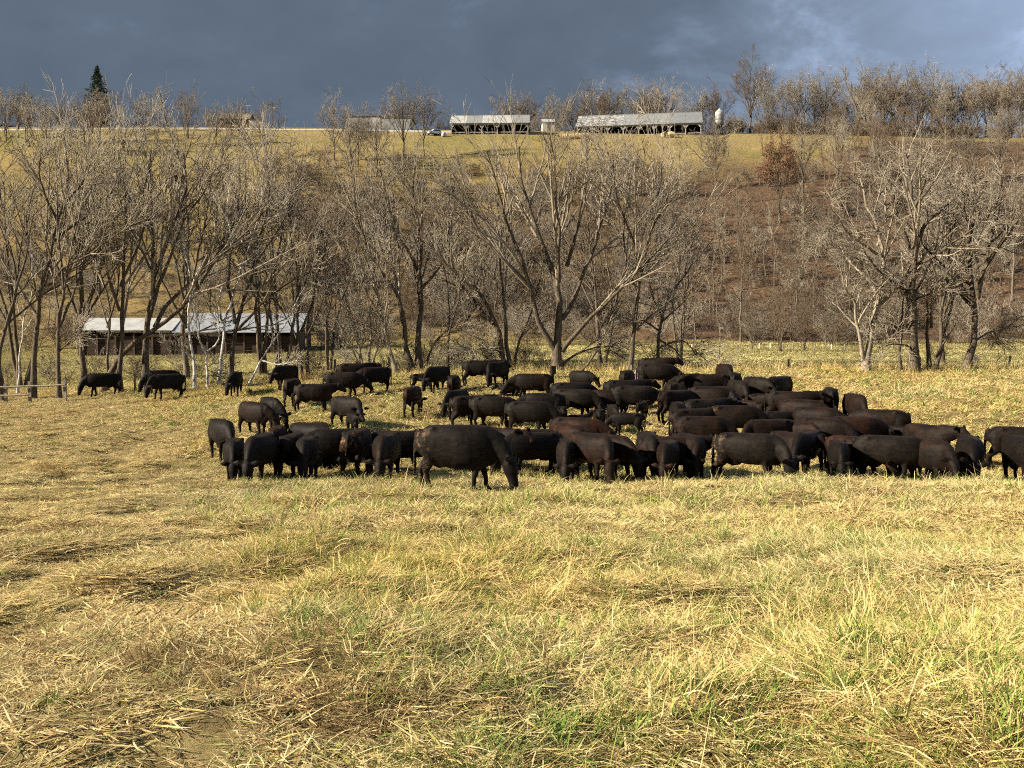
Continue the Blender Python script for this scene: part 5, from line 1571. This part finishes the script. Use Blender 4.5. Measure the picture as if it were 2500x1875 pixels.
# rail fence, left
fa, fb = at(-25, 985, 52.5), at(158, 958, 52.5)
e = tag(empty('rail_fence', (fb.x, fb.y, gz(fb.x, fb.y))), 'weathered grey rail fence at the left picture edge', 'fence')
for k, px in enumerate((-40, 14, 73, 159)):
    p = at(px, 960, 52.5); z = gz(p.x, p.y)
    o_ = boxp('post', (-0.075, 0.075, -0.06, 0.06, -0.3, 1.12 if k != 1 else 1.0), WOOD_G, e)
    o_.location = (p.x - e.location.x, p.y - e.location.y, z - e.location.z)
for zz in (0.88, 0.42):
    for a_, c_ in ((-40, 73), (73, 163)):
        A, B_ = at(a_, 960, 52.43), at(c_, 960, 52.43)
        za, zb = gz(A.x, A.y) + zz, gz(B_.x, B_.y) + zz
        if zz < 0.5 and a_ > 0:
            continue
        v, q = tubes(np.array([[(A.x, A.y - 0.1, za), ((A.x + B_.x) / 2, A.y - 0.1, (za + zb) / 2 - 0.04), (B_.x, B_.y - 0.1, zb)]]) - np.array(e.location)[None, None], np.full((1, 3), 0.055), 6)
        link('rail', mesh_np('rail', v, quads=q, smooth=True), WOOD_G, e)

for px, top, bot, dep, lb in ((330, 906, 952, 56, 'wooden fence post behind the two cows near the rail fence'), (675, 884, 922, 60, 'wooden post behind the cow beside the slim trunks'), (818, 878, 914, 60, 'wooden post behind the low-headed side-on cow'),
                              (950, 872, 912, 58, 'pinkish tall post left of the dark forked tree'), (2117, 876, 910, 60, 'fence post behind the pale forked field-edge tree'), (2245, 880, 910, 59, 'fence post just right of the stout trunk'),
                              (2463, 876, 912, 58, 'leaning fence post at the right field edge'), (1925, 882, 906, 60, 'short fence post in the pale grass right of the pole'), (870, 886, 912, 62, 'short post in the scrub beside the grey scrub tree')):
    post_at(px, top, bot, dep, lb, 'fence posts along the hedgerow', lean=0.06 if px == 2463 else 0.0)
PALE = noisy('pale_post', (0.45, 0.42, 0.36), (0.62, 0.59, 0.52), 4, 0.8, 0.1)
k = 0
for px in (1650, 1690, 1728, 1768, 1800, 1832, 1854, 1881, 1912, 1936, 1962, 1990, 2030, 2062, 2180, 2330, 2415, 2440, 2490):
    top_ = 846 + 6 * ((k * 7) % 3) / 3
    post_at(px, top_, top_ + 14, 106 + (k % 4) * 1.5, 'low far fence post below the wooded slope, %s from left' % ORD[k], 'posts of the valley fence', PALE if px in (1854, 1881, 2030, 1690) else WOOD_G, 0.075)
    k += 1
# thin pole with insulator
p = at(1755, 900, 58); p.z = gz(p.x, p.y)
e = tag(empty('wire_pole', p), 'thin pole with small white crossbar at the field edge', 'pole')
v, q = tubes(np.array([[(0, 0, -0.2), (0.03, 0, 1.2), (0.08, 0, 2.5)]]), np.full((1, 3), 0.028), 6)
link('shaft', mesh_np('shaft', v, quads=q, smooth=True), WOOD_G, e)
boxp('crossbar', (-0.02, 0.22, -0.03, 0.03, 2.46, 2.54), PAINT_W, e)
p = at(1541, 895, 56.6); p.z = gz(p.x, p.y)
tag(link('marker_stake', box_mesh('marker', [(-0.035, 0.035, -0.02, 0.02, -0.1, 0.42)]), PAINT_W, loc=p), 'white marker stake at the foot of a slim dark tree', 'stake')

# leafy nests
NEST = noisy('dead_leaves', (0.10, 0.055, 0.03), (0.42, 0.27, 0.15), 9, 0.9, 0.3)
for px, py, dep, rad, lb in ((440, 435, 58.5, 0.30, 'ball of orange dead leaves high in the fan-limbed tree'), (1097, 463, 59, 0.26, 'dark leafy nest high in the two-trunked tree')):
    p = at(px, py, dep)
    r_ = np.random.default_rng(px)
    d_ = r_.normal(size=(420, 3)); d_ /= np.linalg.norm(d_, axis=1, keepdims=True)
    v, q = leaf_cards(r_, d_ * rad * (r_.random((420, 1)) ** 0.4) * np.array([1.1, 1, 0.85]), 0.10, 0.02)
    tag(link('leaf_nest', mesh_np('nest', v, quads=q), NEST if px < 900 else TWIG_D, loc=p), lb, 'nest')

# dry weed stalks standing up in front of the herd
WX = [850, 915, 955, 978, 1251, 1285, 1312, 1338, 1385, 1440, 1465, 1525, 1595, 1700, 1885, 1930, 2050, 2100, 2235, 2310, 575]
STALK = noisy('dry_stalk', (0.22, 0.17, 0.11), (0.42, 0.34, 0.22), 6, 0.9, 0.1)
for k, (px, py, hp, ln) in enumerate(((850, 1166, 85, 62), (915, 1160, 70, 58), (955, 1150, 92, 40), (978, 1150, 50, 6), (1251, 1160, 55, -2), (1285, 1150, 36, 2), (1312, 1150, 40, 12), (1338, 1150, 48, 8), (1385, 1150, 60, 40), (1440, 1150, 50, 4), (1465, 1150, 34, 45),
                                      (1525, 1150, 48, 22), (1595, 1160, 70, 28), (1700, 1150, 44, 14), (1885, 1165, 40, 14), (1930, 1160, 44, 20), (2050, 1150, 50, 8), (2100, 1150, 52, 0), (2235, 1150, 58, 36), (2310, 1150, 46, 8), (575, 1150, 60, 30))):
    p = hit(px, py)
    h = hp * p.y / F; l_ = ln * p.y / F
    r_ = np.random.default_rng(k)
    P = np.array([(0, 0, -0.05), (l_ * .35, 0.02, h * .4), (l_ * .8, 0.03, h * .8), (l_, 0.05, h)])
    v0, q0 = tubes(P[None], np.array([[0.011, 0.009, 0.008, 0.005]]), 4)
    ch = [(v0, q0)]
    for j in range(4):
        b0 = P[1] + (P[3] - P[1]) * r_.random(); a = r_.random() * 6.28
        ch.append(tubes(np.array([[b0, b0 + np.array((math.cos(a) * .05, math.sin(a) * .05, .09))]]), np.array([[0.006, 0.004]]), 3))
    v, q = join_np(ch)
    tag(link('weed_stalk', mesh_np('stalk', v, quads=q), STALK, loc=p), 'dry weed stalk standing in front of the herd, %s from left' % ORD[sorted(WX).index(px)], 'weed', 'dry weed stalks in front of the herd')
# ---------------------------------------------------------------- grass
def blade_clump(name, n, rad, lmin, lmax, width, elev, bend, palette, seed, seg=3):
    r = np.random.default_rng(seed)
    a0 = r.random(n) * 2 * np.pi
    rr = rad * np.sqrt(r.random(n))
    base = np.stack([rr * np.cos(a0), rr * np.sin(a0), np.full(n, -0.03)], axis=-1)
    main = r.random() * 2 * np.pi
    phi = main + r.normal(0, 1.15, n)
    L = lmin + (lmax - lmin) * r.random(n) ** 1.3
    e = np.radians(elev[0] + (elev[1] - elev[0]) * r.random(n))
    bd = np.radians(bend[0] + (bend[1] - bend[0]) * r.random(n))
    w = width * (0.6 + 0.8 * r.random(n))
    P = [base]
    for k in range(seg):
        ek = e - bd * (k + 0.5) / seg
        ek = np.where(P[-1][:, 2] + L / seg * np.sin(ek) < 0.012, np.radians(4), ek)
        d_ = np.stack([np.cos(ek) * np.cos(phi), np.cos(ek) * np.sin(phi), np.sin(ek)], axis=-1)
        P.append(P[-1] + d_ * (L / seg)[:, None])
        phi = phi + r.normal(0, 0.16, n)
    P = np.stack(P, axis=1)
    side = np.stack([-np.sin(phi), np.cos(phi), r.normal(0, 0.5, n)], axis=-1)
    side /= np.linalg.norm(side, axis=1, keepdims=True)
    tw = np.array([0.75, 1.0, 0.8, 0.15])[:seg + 1] if seg == 3 else np.array([0.9, 1.0, 0.2])
    A = P - side[:, None, :] * (w[:, None] * tw[None])[:, :, None] / 2
    Bq = P + side[:, None, :] * (w[:, None] * tw[None])[:, :, None] / 2
    V = np.stack([A, Bq], axis=2).reshape(-1, 3)
    k = (np.arange(n) * (seg + 1) * 2)[:, None] + (np.arange(seg) * 2)[None]
    q = np.stack([k, k + 1, k + 3, k + 2], axis=-1).reshape(-1, 4)
    me = mesh_np(name, V, quads=q)
    pal = np.array([p[1] for p in palette]); pw = np.array([p[0] for p in palette], float); pw /= pw.sum()
    ci = r.choice(len(pal), n, p=pw)
    c = pal[ci] * (0.75 + 0.5 * r.random(n))[:, None]
    c = np.repeat(c, (seg + 1) * 2, axis=0)
    at_ = me.color_attributes.new('tone', 'FLOAT_COLOR', 'POINT')
    at_.data.foreach_set('color', np.concatenate([c, np.ones((len(c), 1))], axis=1).astype(np.float32).ravel())
    return me


m, t, b, o = mat('grass_blade')
a_ = nd(t, 'ShaderNodeAttribute', attribute_name='tone')
ti_ = nd(t, 'ShaderNodeAttribute', attribute_name='tint'); ti_.attribute_type = 'INSTANCER'
mx = nd(t, 'ShaderNodeMix', data_type='RGBA', blend_type='MULTIPLY', inp={0: 1.0})
t.links.new(a_.outputs['Color'], mx.inputs[6]); t.links.new(ti_.outputs['Color'], mx.inputs[7])
df = nd(t, 'ShaderNodeBsdfDiffuse', inp={'Roughness': 0.5})
tr = nd(t, 'ShaderNodeBsdfTranslucent')
ms = nd(t, 'ShaderNodeMixShader', inp={0: 0.28})
t.links.new(mx.outputs[2], df.inputs[0]); t.links.new(mx.outputs[2], tr.inputs[0])
t.links.new(df.outputs[0], ms.inputs[1]); t.links.new(tr.outputs[0], ms.inputs[2])
t.links.new(ms.outputs[0], o.inputs['Surface'])
BLADE = m


STRAW = [(5, (0.65, 0.515, 0.235)), (4.5, (0.79, 0.665, 0.36)), (2.4, (0.52, 0.36, 0.16)), (1.9, (0.27, 0.165, 0.07)), (1.2, (0.43, 0.42, 0.13))]
MIXED = [(4, (0.55, 0.45, 0.20)), (2, (0.68, 0.58, 0.31)), (3, (0.30, 0.34, 0.09)), (2, (0.19, 0.26, 0.06)), (1, (0.27, 0.18, 0.08))]
GREEN = [(3, (0.13, 0.22, 0.045)), (3, (0.21, 0.29, 0.07)), (1.6, (0.55, 0.46, 0.21)), (1, (0.32, 0.36, 0.10))]
BROWN = [(3, (0.27, 0.18, 0.08)), (2, (0.40, 0.28, 0.13)), (2, (0.15, 0.095, 0.045)), (1.5, (0.56, 0.44, 0.2))]
protos = []
for lod, (nb_, wd, sg) in enumerate(((84, 0.0052, 3), (50, 0.0088, 3), (42, 0.0125, 2))):
    sd = 100 * lod
    for k in range(3):   # 0-2 matted straw
        protos.append(blade_clump('c', nb_, 0.17, 0.08, 0.28, wd, (3, 50), (15, 85), STRAW, sd + k, sg))
    for k in range(2):   # 3-4 mixed
        protos.append(blade_clump('c', nb_, 0.15, 0.12, 0.32, wd, (15, 68), (25, 85), MIXED, sd + 10 + k, sg))
    for k in range(2):   # 5-6 green tufts
        protos.append(blade_clump('c', int(nb_ * 0.7), 0.08, 0.08, 0.22, wd * 1.25, (45, 86), (15, 65), GREEN, sd + 20 + k, sg))
    for k in range(2):   # 7-8 short flattened stubble
        protos.append(blade_clump('c', int(nb_ * 1.35), 0.19, 0.05, 0.19, wd * 1.25, (3, 40), (10, 50), STRAW, sd + 30 + k, sg))
    protos.append(blade_clump('c', nb_, 0.17, 0.12, 0.34, wd, (10, 55), (30, 90), BROWN, sd + 40, sg))   # 9 brown
    protos.append(blade_clump('c', max(10, nb_ // 3), 0.12, 0.28, 0.52, wd * 0.8, (55, 85), (10, 55), STRAW[:3], sd + 50, sg))   # 10 tall pale
for p_ in protos:
    p_.materials.append(BLADE)
NP = 11
P_, I_, S_, T_ = [], [], [], []
for lod, (y0, y1, dens, bs) in enumerate(((2.6, 13, 115, 0.92), (13, 31, 42, 1.05), (31, 63, 16, 1.22))):
    hw = 0.60 * y1 + 2.5
    n = int(dens * (y1 - y0) * 2 * hw)
    xx = (rng.random(n) * 2 - 1) * hw; yy = y0 + (y1 - y0) * rng.random(n)
    ok = np.abs(xx) < 0.60 * yy + 2.5
    xx, yy = xx[ok], yy[ok]; n = len(xx)
    cpx = 1250 + F * xx / yy
    rpx = 825 + (EYE - ground(xx, yy)) / yy * F
    w1 = fbm(xx, yy, 2.0, 6); w2 = fbm(xx, yy, 1.3, 2); w3 = fbm(xx, yy, 7.0, 0, 2)
    # the far side of this line was grazed short: flat stubble
    stub = sst(80, -220, cpx - (420 + (rpx - 950) * 0.48) + (w3 - 0.5) * 500)
    grn = np.clip((w1 - 0.50) * 5, 0, 1) * 0.75 + np.clip((w2 - 0.58) * 6, 0, 1) * 0.5
    grn = grn * (1 - 0.85 * stub) * (0.65 + 0.6 * sst(1500, 1800, rpx))
    brn = np.clip((fbm(xx, yy, 1.1, 5) - 0.64) * 7, 0, 0.8)
    brn = np.maximum(brn, np.exp(-(((cpx - 45) / 70) ** 2 + ((rpx - 1585) / 30) ** 2)) + np.exp(-(((cpx - 540) / 45) ** 2 + ((rpx - 1258) / 14) ** 2)))
    u = rng.random(n)
    ix = rng.integers(0, 3, n)
    ix = np.where(u < 0.22, 3 + rng.integers(0, 2, n), ix)
    ix = np.where(rng.random(n) < stub * 0.9, 7 + rng.integers(0, 2, n), ix)
    ix = np.where(rng.random(n) < brn * 0.75, 9, ix)
    ix = np.where(rng.random(n) < np.clip(grn * 0.42 + 0.34 * sst(1560, 1740, rpx) * sst(950, 1150, cpx) * sst(2150, 1900, cpx) * sst(0.47, 0.62, w2), 0, 0.8), 3 + rng.integers(0, 4, n), ix)
    tall = sst(55, 57.5, yy) * sst(63, 60, yy) * sst(560, 760, cpx)
    ix = np.where(rng.random(n) < np.maximum(tall * 0.3, 0.004 * (1 - stub)), 10, ix)
    s_ = bs * (0.7 + 0.6 * rng.random(n)) * (1 - 0.12 * stub)
    hz = s_ * (0.55 + 0.95 * fbm(xx, yy, 1.3, 3)) * (1 - 0.3 * stub)
    bright = 0.86 + 0.32 * rng.random(n) + (w3 - 0.5) * 0.25
    warm = (fbm(xx, yy, 4.0, 1) - 0.5) + 0.15
    T_.append(np.stack([bright * (1 + 0.16 * warm), bright, bright * (1 - 0.3 * warm)], axis=-1))
    P_.append(np.stack([xx, yy, ground(xx, yy)], axis=-1))
    I_.append(ix + lod * NP)
    S_.append(np.stack([s_, s_, hz], axis=-1))
# flattened thatch between the tufts close by
n = 16000
yy = 2.6 + 13.4 * np.sqrt(rng.random(n)); xx = (rng.random(n) * 2 - 1) * (0.60 * yy + 2.0)
s_ = 0.7 + 0.6 * rng.random(n); bright = 0.8 + 0.35 * rng.random(n)
P_.append(np.stack([xx, yy, ground(xx, yy) + 0.01], -1)); I_.append(7 + rng.integers(0, 2, n)); S_.append(np.stack([s_, s_, s_ * 0.8], -1)); T_.append(np.stack([bright, bright * 0.98, bright * 0.95], -1))
P_ = np.concatenate(P_); I_ = np.concatenate(I_); S_ = np.concatenate(S_); T_ = np.concatenate(T_)
ang = np.stack([rng.normal(0, 0.10, len(P_)), rng.normal(0, 0.10, len(P_)), (fbm(P_[:, 0], P_[:, 1], 1.6, 7, 2) * 9 + rng.normal(0, 0.7, len(P_)))], axis=-1)
tag(scatter('pasture_grass', P_, ang, S_, I_, T_, protos), 'matted dry straw coloured pasture grass with green tufts', 'grass', kind='stuff')

# coarser tufts on the valley floor beyond the tree line
VAL = [(3, (0.34, 0.31, 0.13)), (4, (0.46, 0.40, 0.19)), (3, (0.56, 0.48, 0.26)), (1, (0.23, 0.235, 0.08))]
vp = [blade_clump('c', 30, 0.42, 0.2, 0.5, 0.045, (20, 70), (20, 80), VAL, 900 + k, 2) for k in range(3)]
for p_ in vp:
    p_.materials.append(BLADE)
n = 26000
yy = 62 + (128 - 62) * rng.random(n) ** 0.8; xx = (rng.random(n) * 2 - 1) * (0.58 * yy + 4)
w1 = fbm(xx, yy * 0.6, 9, 4)
br = 0.75 + 0.4 * rng.random(n) + (w1 - 0.5)
s_ = 0.7 + 0.6 * rng.random(n)
tag(scatter('valley_grass', np.stack([xx, yy, ground(xx, yy) - 0.02], -1), np.stack([xx * 0, xx * 0, rng.random(n) * 6.28], -1),
            np.stack([s_, s_, s_ * 0.7], -1), rng.integers(0, 3, n), np.stack([br, br, br * 0.95], -1), vp),
    'short olive green grass on the valley floor', 'grass', kind='stuff')
